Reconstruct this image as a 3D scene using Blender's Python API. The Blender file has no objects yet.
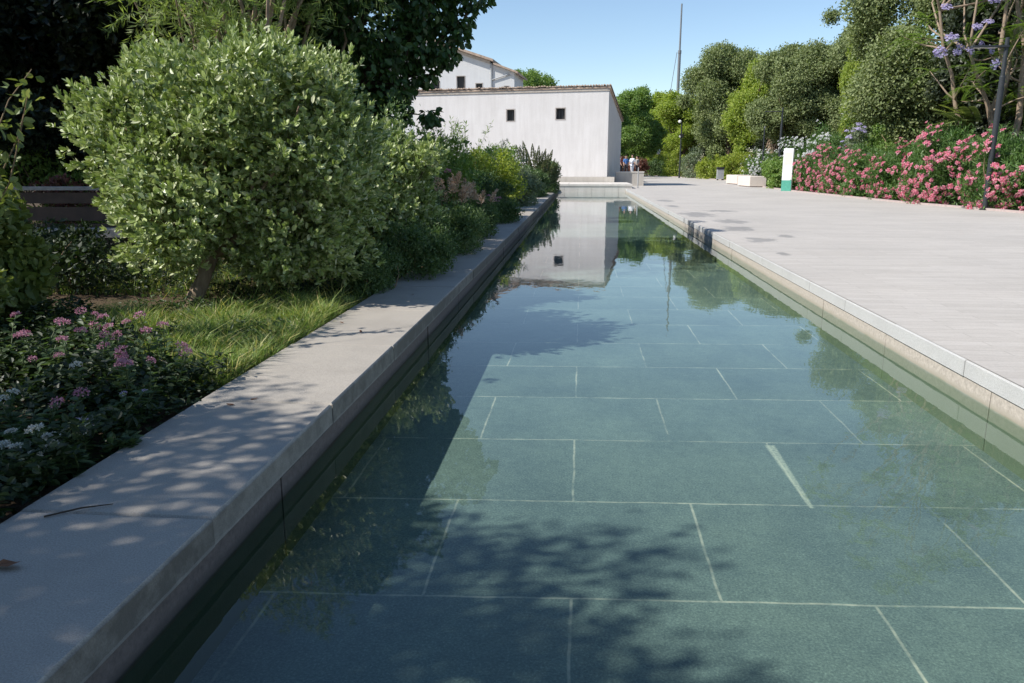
import bpy, math, numpy as np
from mathutils import Vector
R = np.random.default_rng
PI = math.pi
sc = bpy.context.scene
COL = sc.collection

# ---------------------------------------------------------------- mesh builder
class MB:
    def __init__(s): s.v=[]; s.f=[]; s.n=0
    def add(s, V, F):
        V=np.asarray(V,float).reshape(-1,3); F=np.asarray(F,int)
        s.v.append(V); s.f.append(F+s.n); s.n+=len(V)
    def box(s, x0,x1,y0,y1,z0,z1):
        V=[(x,y,z) for z in (z0,z1) for y in (y0,y1) for x in (x0,x1)]
        s.add(V,[(0,2,3,1),(4,5,7,6),(0,1,5,4),(2,6,7,3),(0,4,6,2),(1,3,7,5)])
    def bevbox(s, x0,x1,y0,y1,z0,z1,b=.01):
        # box with its upper edges chamfered
        xs=[x0,x1];ys=[y0,y1]
        V=[(x0,y0,z0),(x1,y0,z0),(x1,y1,z0),(x0,y1,z0),(x0,y0,z1-b),(x1,y0,z1-b),(x1,y1,z1-b),(x0,y1,z1-b),
           (x0+b,y0+b,z1),(x1-b,y0+b,z1),(x1-b,y1-b,z1),(x0+b,y1-b,z1)]
        F=[(0,3,2,1),(8,9,10,11)]
        for i in range(4):
            j=(i+1)%4; F+= [(i,j,4+j,4+i),(4+i,4+j,8+j,8+i)]
        s.add(V,F)
    def tube(s, pts, rad, n=8, cap=True):
        P=np.asarray(pts,float); m=len(P); rad=np.broadcast_to(np.asarray(rad,float),(m,))
        T=np.gradient(P,axis=0); T/=np.linalg.norm(T,axis=1)[:,None]+1e-9
        ref=np.array([0,0,1.]) if abs(T[0][2])<.9 else np.array([1.,0,0])
        A=np.cross(T,ref); A/=np.linalg.norm(A,axis=1)[:,None]+1e-9; B=np.cross(T,A)
        a=np.arange(n)*2*PI/n
        V=P[:,None,:]+rad[:,None,None]*(np.cos(a)[None,:,None]*A[:,None,:]+np.sin(a)[None,:,None]*B[:,None,:])
        i=np.arange(m-1)[:,None]*n; j=np.arange(n)[None,:]; k=(j+1)%n
        F=np.stack([i+j,i+k,i+n+k,i+n+j],-1).reshape(-1,4)
        s.add(V.reshape(-1,3),F)
        if cap:
            s.add(V[0],[list(range(n))[::-1]]); s.add(V[-1],[list(range(n))])
    def lathe(s, prof, n=16, c=(0,0)):
        m=len(prof); a=np.arange(n)*2*PI/n
        V=[(c[0]+r*math.cos(t),c[1]+r*math.sin(t),z) for r,z in prof for t in a]
        F=[(i*n+j,i*n+(j+1)%n,(i+1)*n+(j+1)%n,(i+1)*n+j) for i in range(m-1) for j in range(n)]
        s.add(V,F); s.add(V[:n],[list(range(n))[::-1]]); s.add(V[-n:],[list(range(n))])
    def build(s, name, mat, parent=None, smooth=False, loc=None):
        me=bpy.data.meshes.new(name)
        V=np.concatenate(s.v).astype(np.float32)
        fs=[f for f in s.f if len(f)]
        lv=np.concatenate([f.ravel() for f in fs]).astype(np.int32)
        ln=np.concatenate([np.full(len(f),f.shape[1]) for f in fs]).astype(np.int32)
        ls=np.concatenate([[0],np.cumsum(ln)[:-1]]).astype(np.int32)
        me.vertices.add(len(V)); me.vertices.foreach_set('co',V.ravel())
        me.loops.add(len(lv)); me.loops.foreach_set('vertex_index',lv)
        me.polygons.add(len(ls)); me.polygons.foreach_set('loop_start',ls); me.polygons.foreach_set('loop_total',ln)
        me.update(calc_edges=True); me.validate()
        me.polygons.foreach_set('use_smooth',np.full(len(me.polygons),bool(smooth)))
        if mat: me.materials.append(mat)
        o=bpy.data.objects.new(name,me); COL.objects.link(o)
        if parent: o.parent=parent
        if loc is not None: o.location=loc
        return o

def tag(o,label=None,cat=None,group=None,kind=None):
    if label: o['label']=label
    if cat: o['category']=cat
    if group: o['group']=group
    if kind: o['kind']=kind
    return o
def thing(name,label,cat,loc=(0,0,0),rz=0,group=None):
    o=bpy.data.objects.new(name,None); COL.objects.link(o); o.empty_display_size=.2
    o.location=loc; o.rotation_euler=(0,0,rz)
    return tag(o,label,cat,group)
def dup(o,label=None,loc=None,rz=None,scale=None,parent=None):
    c=o.copy(); COL.objects.link(c)
    if parent: c.parent=parent
    if label: c['label']=label
    if loc is not None: c.location=loc
    if rz is not None: c.rotation_euler=(0,0,rz)
    if scale is not None: c.scale=scale if hasattr(scale,'__len__') else (scale,)*3
    for ch in list(o.children): dup(ch,parent=c)
    return c

# ---------------------------------------------------------------- materials
def newmat(name):
    m=bpy.data.materials.new(name); m.use_nodes=True; nt=m.node_tree; nt.nodes.clear()
    return m,nt
def N(nt,t,**k):
    n=nt.nodes.new(t)
    for a,b in k.items():
        if a.startswith('i_'): n.inputs[a[2:].replace('_',' ')].default_value=b
        else: setattr(n,a,b)
    return n
def L(nt,a,b): nt.links.new(a,b)
def math_(nt,op,a,b=None,c=None):
    n=nt.nodes.new('ShaderNodeMath'); n.operation=op
    for i,x in enumerate((a,b,c)):
        if x is None: continue
        if isinstance(x,(int,float)): n.inputs[i].default_value=x
        else: nt.links.new(x,n.inputs[i])
    return n.outputs[0]
def ramp(nt,fac,stops):
    n=nt.nodes.new('ShaderNodeValToRGB'); e=n.color_ramp.elements
    while len(e)<len(stops): e.new(.5)
    for el,(p,c) in zip(e,stops): el.position=p; el.color=(*c,1) if len(c)==3 else c
    L(nt,fac,n.inputs[0]); return n.outputs[0]
def mixc(nt,fac,a,b,mode='MIX'):
    n=nt.nodes.new('ShaderNodeMix'); n.data_type='RGBA'; n.blend_type=mode
    for k,x in ((0,fac),(6,a),(7,b)):
        if isinstance(x,(int,float)): n.inputs[k].default_value=x
        elif isinstance(x,tuple): n.inputs[k].default_value=(*x,1)
        else: L(nt,x,n.inputs[k])
    return n.outputs[2]
def coords(nt,scale=(1,1,1),src='Object'):
    t=N(nt,'ShaderNodeTexCoord'); mp=N(nt,'ShaderNodeMapping'); mp.inputs['Scale'].default_value=scale
    L(nt,t.outputs[src],mp.inputs[0]); return mp.outputs[0]
def noise(nt,vec,s,d=4,r=.55,dist=0):
    n=N(nt,'ShaderNodeTexNoise'); n.inputs['Scale'].default_value=s; n.inputs['Detail'].default_value=d
    n.inputs['Roughness'].default_value=r; n.inputs['Distortion'].default_value=dist
    L(nt,vec,n.inputs['Vector']); return n.outputs['Fac']
def finish(nt,col,rough=.7,bump=None,bs=.3,bd=.01,spec=.4,metal=0.):
    p=N(nt,'ShaderNodeBsdfPrincipled'); o=N(nt,'ShaderNodeOutputMaterial')
    if isinstance(col,tuple): p.inputs['Base Color'].default_value=(*col,1)
    else: L(nt,col,p.inputs['Base Color'])
    if isinstance(rough,(int,float)): p.inputs['Roughness'].default_value=rough
    else: L(nt,rough,p.inputs['Roughness'])
    p.inputs['Specular IOR Level'].default_value=spec; p.inputs['Metallic'].default_value=metal
    if bump is not None:
        b=N(nt,'ShaderNodeBump'); b.inputs['Strength'].default_value=bs; b.inputs['Distance'].default_value=bd
        L(nt,bump,b.inputs['Height']); L(nt,b.outputs[0],p.inputs['Normal'])
    L(nt,p.outputs[0],o.inputs[0]); return p
GAIN={'pittosporum_leaf':3.5,'feather_leaf':2.5,'bright_leaf':1.9,'oak_leaf':2.3,'evergreen_leaf':.85,'elm_leaf':2.1,'mid_green_leaf':2.1,'yellow_hedge_leaf':1.8,'grey_green_leaf':2.0,'oleander_leaf':1.7,'herb_leaf':2.4,'grass_blade':2.2,'fig_leaf':1.7,'ground_cover_leaf':.8}
def leafmat(name,cols,trans=.3,rough=.45,spec=.4,tboost=(1.5,1.6,.7)):
    cols=[tuple(min(.6,x*GAIN.get(name,1)) for x in c) for c in cols]
    m,nt=newmat(name); g=N(nt,'ShaderNodeNewGeometry')
    k=len(cols); c=ramp(nt,g.outputs['Random Per Island'],[(i/max(1,k-1),x) for i,x in enumerate(cols)])
    p=N(nt,'ShaderNodeBsdfPrincipled'); L(nt,c,p.inputs['Base Color']); p.inputs['Roughness'].default_value=rough
    p.inputs['Specular IOR Level'].default_value=spec
    t=N(nt,'ShaderNodeBsdfTranslucent'); L(nt,mixc(nt,1.,c,tboost,'MULTIPLY'),t.inputs[0])
    mx=N(nt,'ShaderNodeMixShader'); mx.inputs[0].default_value=trans
    o=N(nt,'ShaderNodeOutputMaterial'); L(nt,p.outputs[0],mx.inputs[1]); L(nt,t.outputs[0],mx.inputs[2]); L(nt,mx.outputs[0],o.inputs[0])
    return m
def plain(name,c,rough=.6,metal=0.,var=.12,s=8.):
    m,nt=newmat(name); v=coords(nt); n=noise(nt,v,s)
    f=ramp(nt,n,[(.25,tuple(x*(1-var) for x in c)),(.75,tuple(min(1,x*(1+var)) for x in c))])
    finish(nt,f,rough,metal=metal); return m

M={}
# foliage colours
M['pitto']=leafmat('pittosporum_leaf',[(.034,.048,.015),(.064,.085,.026),(.098,.120,.042),(.13,.148,.07),(.165,.18,.12)],.15,.42,.6,tboost=(1.35,1.5,.7))
M['fig']=leafmat('fig_leaf',[(.018,.040,.012),(.030,.062,.018),(.045,.08,.025)],.22,.42,.5)
M['feather']=leafmat('feather_leaf',[(.07,.10,.03),(.10,.13,.045),(.12,.14,.06)],.35,.55)
M['dark']=leafmat('dark_leaf',[(.010,.018,.008),(.018,.030,.012),(.028,.042,.018)],.12,.45)
M['edge']=leafmat('bright_leaf',[(.06,.085,.025),(.095,.125,.04),(.13,.15,.055)],.35,.4,tboost=(1.35,1.3,.6))
M['oak']=leafmat('oak_leaf',[(.042,.057,.022),(.072,.090,.037),(.102,.122,.053),(.13,.145,.072)],.25,.6,.3)
M['oakdark']=leafmat('evergreen_leaf',[(.022,.034,.014),(.036,.052,.02),(.055,.07,.032)],.18,.5)
M['elm']=leafmat('elm_leaf',[(.09,.125,.022),(.13,.165,.03),(.18,.20,.045)],.4,.5)
M['midgreen']=leafmat('mid_green_leaf',[(.05,.09,.02),(.08,.125,.03),(.11,.15,.04)],.32,.5)
M['yellow']=leafmat('yellow_hedge_leaf',[(.095,.135,.02),(.15,.185,.03),(.21,.225,.04)],.35,.5)
M['greygreen']=leafmat('grey_green_leaf',[(.06,.08,.05),(.09,.115,.07),(.13,.15,.10)],.25,.5)
M['oleander']=leafmat('oleander_leaf',[(.035,.075,.02),(.06,.11,.03),(.085,.14,.04)],.3,.42)
M['herb']=leafmat('herb_leaf',[(.022,.042,.014),(.038,.062,.022),(.055,.08,.03)],.25,.5)
M['cover']=leafmat('ground_cover_leaf',[(.016,.034,.012),(.03,.056,.018),(.05,.075,.025)],.22,.5)
M['valleaf']=leafmat('valerian_leaf',[(.05,.09,.035),(.075,.12,.05),(.10,.14,.06)],.3,.5)
M['grass']=leafmat('grass_blade',[(.05,.085,.02),(.085,.125,.03),(.12,.15,.045),(.24,.20,.10)],.3,.5)
M['pinkval']=leafmat('pink_floret',[(.42,.15,.25),(.50,.24,.34),(.55,.36,.43)],.3,.6,tboost=(1.1,1,1))
M['whiteflower']=leafmat('white_floret',[(.5,.52,.43),(.62,.63,.55),(.72,.72,.66)],.25,.6,tboost=(1,1,1))
M['lilac']=leafmat('lilac_floret',[(.40,.36,.62),(.5,.46,.7)],.3,.6,tboost=(1,1,1.1))
M['pinkole']=leafmat('oleander_blossom',[(.76,.09,.16),(.84,.16,.24),(.88,.25,.31),(.9,.38,.41)],.2,.6,tboost=(1.1,1,1))
M['whiteole']=leafmat('white_oleander_blossom',[(.74,.76,.68),(.82,.83,.76),(.86,.86,.82)],.2,.6,tboost=(1.05,1.05,1))
M['purple']=leafmat('purple_blossom',[(.34,.29,.50),(.42,.37,.58),(.5,.45,.66)],.3,.6,tboost=(1,1,1.1))
M['buff']=leafmat('buff_spike',[(.50,.34,.24),(.60,.44,.32),(.66,.5,.4)],.3,.7,tboost=(1.1,1,.9))
M['red']=leafmat('red_foliage',[(.16,.06,.045),(.22,.09,.07),(.12,.08,.04)],.3,.5,tboost=(1.2,1,.9))
M['echspike']=leafmat('echium_spike_leaf',[(.17,.19,.09),(.21,.23,.11),(.12,.14,.07),(.16,.16,.15)],.2,.6)
def bark(name,a,b):
    m,nt=newmat(name); v=coords(nt,(1,1,.25)); n=noise(nt,v,22,6,.65)
    finish(nt,ramp(nt,n,[(.3,a),(.7,b)]),.9,n,.8,.02,.2); return m
M['bark']=bark('brown_bark',(.05,.035,.024),(.15,.11,.08))
M['palebark']=bark('pale_bark',(.20,.145,.10),(.36,.28,.21))
M['stem']=plain('green_stem',(.07,.10,.035),.6)
M['drystem']=plain('dry_stem',(.20,.14,.08),.8)

# stone of the pool coping: fine grained granite with a few stains
def granite(name,base,stain=.35,blot=(.6,),warm=0):
    m,nt=newmat(name); v=coords(nt)
    sp=noise(nt,v,160,3,.7); big=noise(nt,v,1.7,6,.62); med=noise(nt,v,9,5,.6)
    c=ramp(nt,sp,[(.3,tuple(x*.72 for x in base)),(.5,base),(.72,tuple(min(1,x*1.28) for x in base))])
    c=mixc(nt,math_(nt,'MULTIPLY',ramp(nt,big,[(.45,(0,0,0)),(.72,(1,1,1))]),stain),c,tuple(x*.5 for x in base))
    c=mixc(nt,math_(nt,'MULTIPLY',ramp(nt,med,[(.55,(0,0,0)),(.75,(1,1,1))]),.25),c,(base[0]*1.25,base[1]*1.2,base[2]*1.1))
    return m,nt,v,c,sp,big
m,nt,v,c,sp,big=granite('grey_granite',(.375,.342,.30))
xyz=N(nt,'ShaderNodeSeparateXYZ'); L(nt,v,xyz.inputs[0])     # algae film on the stone face above the water
fm=math_(nt,'ADD',math_(nt,'MULTIPLY',math_(nt,'SUBTRACT',xyz.outputs[0],-1.484),70.),math_(nt,'MULTIPLY',math_(nt,'SUBTRACT',noise(nt,v,7,5,.7),.5),1.6)); cl=N(nt,'ShaderNodeClamp'); L(nt,fm,cl.inputs[0])
lip=math_(nt,'LESS_THAN',xyz.outputs[2],math_(nt,'ADD',-.112,math_(nt,'MULTIPLY',math_(nt,'SUBTRACT',noise(nt,v,9),.5),.03)))
c=mixc(nt,math_(nt,'MULTIPLY',cl.outputs[0],.82),c,mixc(nt,lip,(.075,.066,.055),(.17,.155,.14))); finish(nt,c,.75,sp,.15,.004); M['granite']=m
m,nt,v,c,sp,big=granite('pale_granite',(.43,.43,.425),.2)
# water-overflow stains with their own shape at the spill notch
xyz=N(nt,'ShaderNodeSeparateXYZ'); L(nt,v,xyz.inputs[0])
st=None
for (y0,w) in ((21.0,.2),(21.9,.12),(12.4,.03)):
    d=math_(nt,'ABSOLUTE',math_(nt,'SUBTRACT',xyz.outputs[1],y0))
    e=math_(nt,'SUBTRACT',w,math_(nt,'ADD',d,math_(nt,'MULTIPLY',math_(nt,'SUBTRACT',noise(nt,v,14),.5),.3)))
    e=math_(nt,'MULTIPLY',e,12.); n=N(nt,'ShaderNodeClamp'); L(nt,e,n.inputs[0]); e=n.outputs[0]
    st=e if st is None else math_(nt,'MAXIMUM',st,e)
c=mixc(nt,math_(nt,'MULTIPLY',st,.7),c,(.07,.07,.075)); finish(nt,c,.7,sp,.12,.004); M['palegranite']=m
# lower course: tan stone, damp dark band at waterline with moss
def wallstone(name,base,damp,moss):
    m,nt=newmat(name); v=coords(nt); xyz=N(nt,'ShaderNodeSeparateXYZ'); L(nt,v,xyz.inputs[0]); z=xyz.outputs[2]
    n1=noise(nt,v,40,5,.65); n2=noise(nt,v,4,5,.6)
    c=ramp(nt,n1,[(.3,tuple(x*.75 for x in base)),(.7,tuple(x*1.2 for x in base))])
    zz=math_(nt,'ADD',z,math_(nt,'MULTIPLY',math_(nt,'SUBTRACT',n2,.5),.05))
    mr=N(nt,'ShaderNodeMapRange'); mr.inputs[1].default_value=-.235; mr.inputs[2].default_value=-.20; L(nt,zz,mr.inputs[0])
    c=mixc(nt,mr.outputs[0],damp,c)
    mr2=N(nt,'ShaderNodeMapRange'); mr2.inputs[1].default_value=-.27; mr2.inputs[2].default_value=-.245; L(nt,zz,mr2.inputs[0])
    c=mixc(nt,mr2.outputs[0],moss,c); finish(nt,c,.8,n1,.3,.006,.3); return m
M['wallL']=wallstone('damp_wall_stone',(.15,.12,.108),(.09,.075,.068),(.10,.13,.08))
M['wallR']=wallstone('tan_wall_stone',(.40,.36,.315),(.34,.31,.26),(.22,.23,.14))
# plaza: narrow stone strips
m,nt=newmat('stone_strip_paving'); v=coords(nt)
br=N(nt,'ShaderNodeTexBrick'); br.offset=.37; br.inputs['Scale'].default_value=1; br.inputs['Brick Width'].default_value=1.25; br.inputs['Row Height'].default_value=.165
br.inputs['Mortar Size'].default_value=.005; br.inputs['Mortar Smooth'].default_value=.4
br.inputs['Color1'].default_value=(.48,.45,.415,1); br.inputs['Color2'].default_value=(.525,.495,.46,1); br.inputs['Mortar'].default_value=(.39,.365,.335,1)
L(nt,v,br.inputs['Vector'])
fine=noise(nt,coords(nt,(2.2,26,1)),1.6,6,.65); big=noise(nt,v,.35,6,.6); spk=noise(nt,v,60,3,.7)
c=mixc(nt,.55,br.outputs['Color'],ramp(nt,fine,[(.3,(.74,.73,.72)),(.7,(1.12,1.11,1.1))]),'MULTIPLY')
c=mixc(nt,.6,c,ramp(nt,big,[(.3,(.82,.82,.82)),(.7,(1.08,1.07,1.06))]),'MULTIPLY')
c=mixc(nt,.4,c,ramp(nt,spk,[(.3,(.8,.8,.8)),(.7,(1.15,1.15,1.15))]),'MULTIPLY')
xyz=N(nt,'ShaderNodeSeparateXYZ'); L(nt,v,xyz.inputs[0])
nz=math_(nt,'MULTIPLY',math_(nt,'SUBTRACT',noise(nt,v,3.2,6,.65),.5),2.6); wet_shade=None  # damp stains and patches of cast shade, both painted into the paving colour
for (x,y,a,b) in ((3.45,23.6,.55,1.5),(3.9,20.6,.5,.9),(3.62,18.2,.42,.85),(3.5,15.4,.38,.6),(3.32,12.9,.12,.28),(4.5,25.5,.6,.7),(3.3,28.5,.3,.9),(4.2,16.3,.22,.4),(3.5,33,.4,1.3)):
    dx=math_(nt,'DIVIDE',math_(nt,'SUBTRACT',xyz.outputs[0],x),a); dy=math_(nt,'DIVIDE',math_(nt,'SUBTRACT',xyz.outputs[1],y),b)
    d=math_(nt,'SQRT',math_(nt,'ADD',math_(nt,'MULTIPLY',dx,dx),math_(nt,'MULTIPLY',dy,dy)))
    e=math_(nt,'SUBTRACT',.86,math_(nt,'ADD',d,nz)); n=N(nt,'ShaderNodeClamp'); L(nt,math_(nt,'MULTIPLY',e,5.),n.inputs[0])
    wet_shade=n.outputs[0] if wet_shade is None else math_(nt,'MAXIMUM',wet_shade,n.outputs[0])
c=mixc(nt,math_(nt,'MULTIPLY',wet_shade,.42),c,(.11,.105,.10)); rg=math_(nt,'SUBTRACT',.8,math_(nt,'MULTIPLY',wet_shade,.25))
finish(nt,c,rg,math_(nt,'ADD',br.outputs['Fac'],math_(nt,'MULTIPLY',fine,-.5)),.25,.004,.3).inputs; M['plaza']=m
# pool floor: big slabs in running bond, pale lime in the joints
m,nt=newmat('pool_floor_slabs'); t=N(nt,'ShaderNodeTexCoord'); mp=N(nt,'ShaderNodeMapping'); mp.inputs['Location'].default_value=(0,-3.265,0)
sx=N(nt,'ShaderNodeSeparateXYZ'); L(nt,t.outputs['Object'],sx.inputs[0]); cx=N(nt,'ShaderNodeCombineXYZ'); L(nt,sx.outputs[0],cx.inputs[0])   # the cross joints run slightly askew
L(nt,math_(nt,'SUBTRACT',sx.outputs[1],math_(nt,'MULTIPLY',sx.outputs[0],.048)),cx.inputs[1]); L(nt,cx.outputs[0],mp.inputs[0]); v=t.outputs['Object']
wob=N(nt,'ShaderNodeTexNoise'); wob.inputs['Scale'].default_value=3; L(nt,v,wob.inputs['Vector'])
wv=N(nt,'ShaderNodeVectorMath',operation='SCALE'); wv.inputs['Scale'].default_value=.022; L(nt,wob.outputs['Color'],wv.inputs[0])
av=N(nt,'ShaderNodeVectorMath',operation='ADD'); L(nt,mp.outputs[0],av.inputs[0]); L(nt,wv.outputs[0],av.inputs[1])
def brick(ms,sm):
    b=N(nt,'ShaderNodeTexBrick'); b.offset=.5; b.inputs['Scale'].default_value=1; b.inputs['Brick Width'].default_value=1.4; b.inputs['Row Height'].default_value=1.075
    b.inputs['Mortar Size'].default_value=ms; b.inputs['Mortar Smooth'].default_value=sm
    b.inputs['Color1'].default_value=(.235,.25,.202,1); b.inputs['Color2'].default_value=(.275,.29,.236,1); b.inputs['Mortar'].default_value=(.13,.19,.17,1)
    L(nt,av.outputs[0],b.inputs['Vector']); return b
b1=brick(.0105,.7); b2=brick(.05,1.)
spk=noise(nt,v,85,3,.75); big=noise(nt,v,1.3,6,.65); jn=noise(nt,v,2.6,5,.7); clump=noise(nt,v,14,5,.7)
c=mixc(nt,.9,b1.outputs['Color'],ramp(nt,spk,[(.3,(.55,.58,.6)),(.55,(1,1,1)),(.75,(1.75,1.7,1.6))]),'MULTIPLY')
c=mixc(nt,.8,c,ramp(nt,big,[(.3,(.72,.76,.8)),(.7,(1.22,1.2,1.12))]),'MULTIPLY')
c=mixc(nt,.5,c,ramp(nt,clump,[(.35,(.78,.8,.8)),(.7,(1.2,1.2,1.15))]),'MULTIPLY')
jm=math_(nt,'MULTIPLY',b1.outputs['Fac'],ramp(nt,jn,[(.36,(.2,.2,.2)),(.62,(1,1,1))]))
c=mixc(nt,math_(nt,'MULTIPLY',math_(nt,'MULTIPLY',b2.outputs['Fac'],ramp(nt,jn,[(.5,(0,0,0)),(.7,(1,1,1))])),.28),c,(.36,.40,.32))
c=mixc(nt,math_(nt,'MULTIPLY',jm,ramp(nt,noise(nt,v,22,4,.7),[(.3,(.55,.55,.55)),(.55,(1,1,1))])),c,(.80,.63,.43))
# one joint with a wide lime streak
xyz=N(nt,'ShaderNodeSeparateXYZ'); L(nt,v,xyz.inputs[0])
dx=math_(nt,'ABSOLUTE',math_(nt,'SUBTRACT',xyz.outputs[0],1.40))
wid=math_(nt,'ADD',.018,math_(nt,'MULTIPLY',math_(nt,'SUBTRACT',xyz.outputs[1],4.34),.022))
e=math_(nt,'MULTIPLY',math_(nt,'SUBTRACT',wid,dx),70.); n=N(nt,'ShaderNodeClamp'); L(nt,e,n.inputs[0])
iny=math_(nt,'MULTIPLY',math_(nt,'GREATER_THAN',xyz.outputs[1],4.36),math_(nt,'LESS_THAN',xyz.outputs[1],5.42))
c=mixc(nt,math_(nt,'MULTIPLY',math_(nt,'MULTIPLY',math_(nt,'MULTIPLY',n.outputs[0],iny),ramp(nt,noise(nt,v,40,4,.7),[(.35,(.25,.25,.25)),(.6,(1,1,1))])),.8),c,(.8,.68,.46))
finish(nt,c,.8,spk,.2,.004,.2); M['poolfloor']=m
# water: clear, slightly teal, Fresnel mirror
m,nt=newmat('pool_water'); v=coords(nt,(1,.55,1)); 
w1=noise(nt,v,1.7,3,.5); w2=noise(nt,v,9,3,.5)
h=math_(nt,'ADD',w1,math_(nt,'MULTIPLY',w2,.12))
b=N(nt,'ShaderNodeBump'); b.inputs['Strength'].default_value=.06; b.inputs['Distance'].default_value=.05; L(nt,h,b.inputs['Height'])
fr=N(nt,'ShaderNodeFresnel'); fr.inputs['IOR'].default_value=1.34; L(nt,b.outputs[0],fr.inputs['Normal'])
tr=N(nt,'ShaderNodeBsdfTransparent'); tr.inputs[0].default_value=(.76,.92,.965,1)
gl=N(nt,'ShaderNodeBsdfGlossy'); gl.inputs['Roughness'].default_value=.012; gl.inputs['Color'].default_value=(1,1,1,1); L(nt,b.outputs[0],gl.inputs['Normal'])
mx=N(nt,'ShaderNodeMixShader'); L(nt,fr.outputs[0],mx.inputs[0]); L(nt,tr.outputs[0],mx.inputs[1]); L(nt,gl.outputs[0],mx.inputs[2])
o=N(nt,'ShaderNodeOutputMaterial'); L(nt,mx.outputs[0],o.inputs[0]); M['water']=m
# soil
m,nt=newmat('garden_soil'); v=coords(nt); n1=noise(nt,v,1.2,6,.65); n2=noise(nt,v,30,5,.7)
c=mixc(nt,.7,ramp(nt,n1,[(.3,(.07,.05,.035)),(.55,(.11,.08,.055)),(.75,(.06,.075,.03))]),ramp(nt,n2,[(.3,(.5,.5,.5)),(.7,(1.4,1.35,1.3))]),'MULTIPLY')
finish(nt,c,.95,n2,.8,.03,.1); M['soil']=m
# lime-washed wall
def wash(name,base,streak=.3):
    m,nt=newmat(name); v=coords(nt); n1=noise(nt,v,.5,6,.6); n2=noise(nt,coords(nt,(3,3,.35)),1.2,6,.65); n3=noise(nt,v,11,4,.6)
    c=mixc(nt,.6,base,ramp(nt,n1,[(.3,(.86,.85,.84)),(.7,(1.03,1.03,1.03))]),'MULTIPLY')
    c=mixc(nt,streak,c,ramp(nt,n2,[(.32,(.72,.70,.68)),(.6,(1,1,1))]),'MULTIPLY')
    c=mixc(nt,.35,c,ramp(nt,n3,[(.3,(.9,.9,.9)),(.7,(1.04,1.04,1.04))]),'MULTIPLY')
    finish(nt,c,.9,n3,.4,.02,.15); return m
M['white']=wash('white_lime_wash',(.69,.665,.655)); M['white2']=wash('white_house_render',(.66,.665,.67),.2)
M['plinth']=wash('pale_stone',(.55,.51,.46),.5); M['endstone']=wash('pale_end_stone',(.66,.62,.57),.5)
M['bench']=wash('cream_stone',(.70,.62,.55),.3)
M['tile']=plain('clay_tile',(.42,.32,.25),.9,0,.35,3.); M['eave']=plain('eave_board',(.46,.41,.36),.85,0,.2)
M['glassdark']=plain('dark_opening',(.035,.032,.03),.4); M['frame']=plain('window_reveal',(.42,.38,.35),.8)
M['metal']=plain('dark_grey_metal',(.035,.04,.045),.5,.2); M['metal2']=plain('grey_metal',(.20,.21,.22),.45,.3)
M['greymetal']=plain('light_grey_metal',(.36,.37,.38),.5,.2); M['whiteplastic']=plain('white_enamel',(.8,.8,.8),.4,0,.04)
M['green']=plain('green_panel',(.09,.36,.27),.5); M['cream']=plain('cream_panel',(.80,.80,.62),.5,0,.06)
M['black']=plain('black_plastic',(.02,.02,.022),.5); M['wood']=plain('dark_brown_wood',(.075,.042,.03),.6,0,.3,6.)
M['palewood']=plain('weathered_grey_wood',(.38,.34,.31),.8,0,.2); M['skin']=plain('skin',(.5,.31,.23),.6)
M['blue']=plain('blue_cloth',(.07,.17,.42),.9); M['pale']=plain('pale_cloth',(.66,.69,.75),.9); M['maroon']=plain('maroon_cloth',(.22,.07,.07),.9)
M['greycloth']=plain('grey_cloth',(.30,.29,.28),.9); M['darkcloth']=plain('dark_cloth',(.03,.032,.04),.9); M['hair']=plain('dark_hair',(.03,.02,.015),.8)
M['straw']=plain('dry_straw',(.42,.32,.23),.95,0,.35,12.); M['kerb']=plain('pinkish_kerb_stone',(.42,.34,.32),.85,0,.15)
M['twig']=plain('twig_bark',(.05,.038,.03),.9); M['dryleaf']=plain('dry_brown_leaf',(.22,.10,.05),.8)

# ---------------------------------------------------------------- leaves
def unit(a): return a/(np.linalg.norm(a,axis=-1,keepdims=True)+1e-9)
def leaves(mb,P,D,Nn,Ln,W,fold=.25,six=True,droop=.0):
    n=len(P); Ln=np.broadcast_to(Ln,(n,))[:,None]; W=np.broadcast_to(W,(n,))[:,None]
    S=unit(np.cross(D,Nn)); U=unit(np.cross(S,D)); f=W*fold
    t=P+D*Ln-U*Ln*droop
    if six:
        V=np.stack([P,P+D*Ln*.35+S*W*.5+U*f*.6,P+D*Ln*.75+S*W*.42+U*f*.5-U*Ln*droop*.5,t,P+D*Ln*.75-S*W*.42+U*f*.5-U*Ln*droop*.5,P+D*Ln*.35-S*W*.5+U*f*.6],1).reshape(-1,3)
        i=np.arange(n)[:,None]*6
        F=np.concatenate([i+np.array([0,1,2,3]),i+np.array([0,3,4,5])]); mb.add(V,F)
    else:
        V=np.stack([P,P+D*Ln*.5+S*W*.5+U*f*.5,t,P+D*Ln*.5-S*W*.5+U*f*.5],1).reshape(-1,3)
        mb.add(V,np.arange(n)[:,None]*4+np.array([0,1,2,3]))
def rdir(rng,n): return unit(rng.normal(size=(n,3)))
def make_lobes(rng,c,r,n,lr,flat=.0,inner=.45):
    d=rdir(rng,n); rad=rng.uniform(inner,1,n)[:,None]
    q=lr*rng.uniform(.55,1.3,n); C=np.array(c)+d*rad*(np.array(r)-lr*.6)
    m=n//3; C[:m]=np.array(c)+d[:m]*rng.uniform(.78,1.05,m)[:,None]*np.array(r); q[:m]=lr*rng.uniform(.42,.75,m)   # ragged outer tufts
    return C,q
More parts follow.
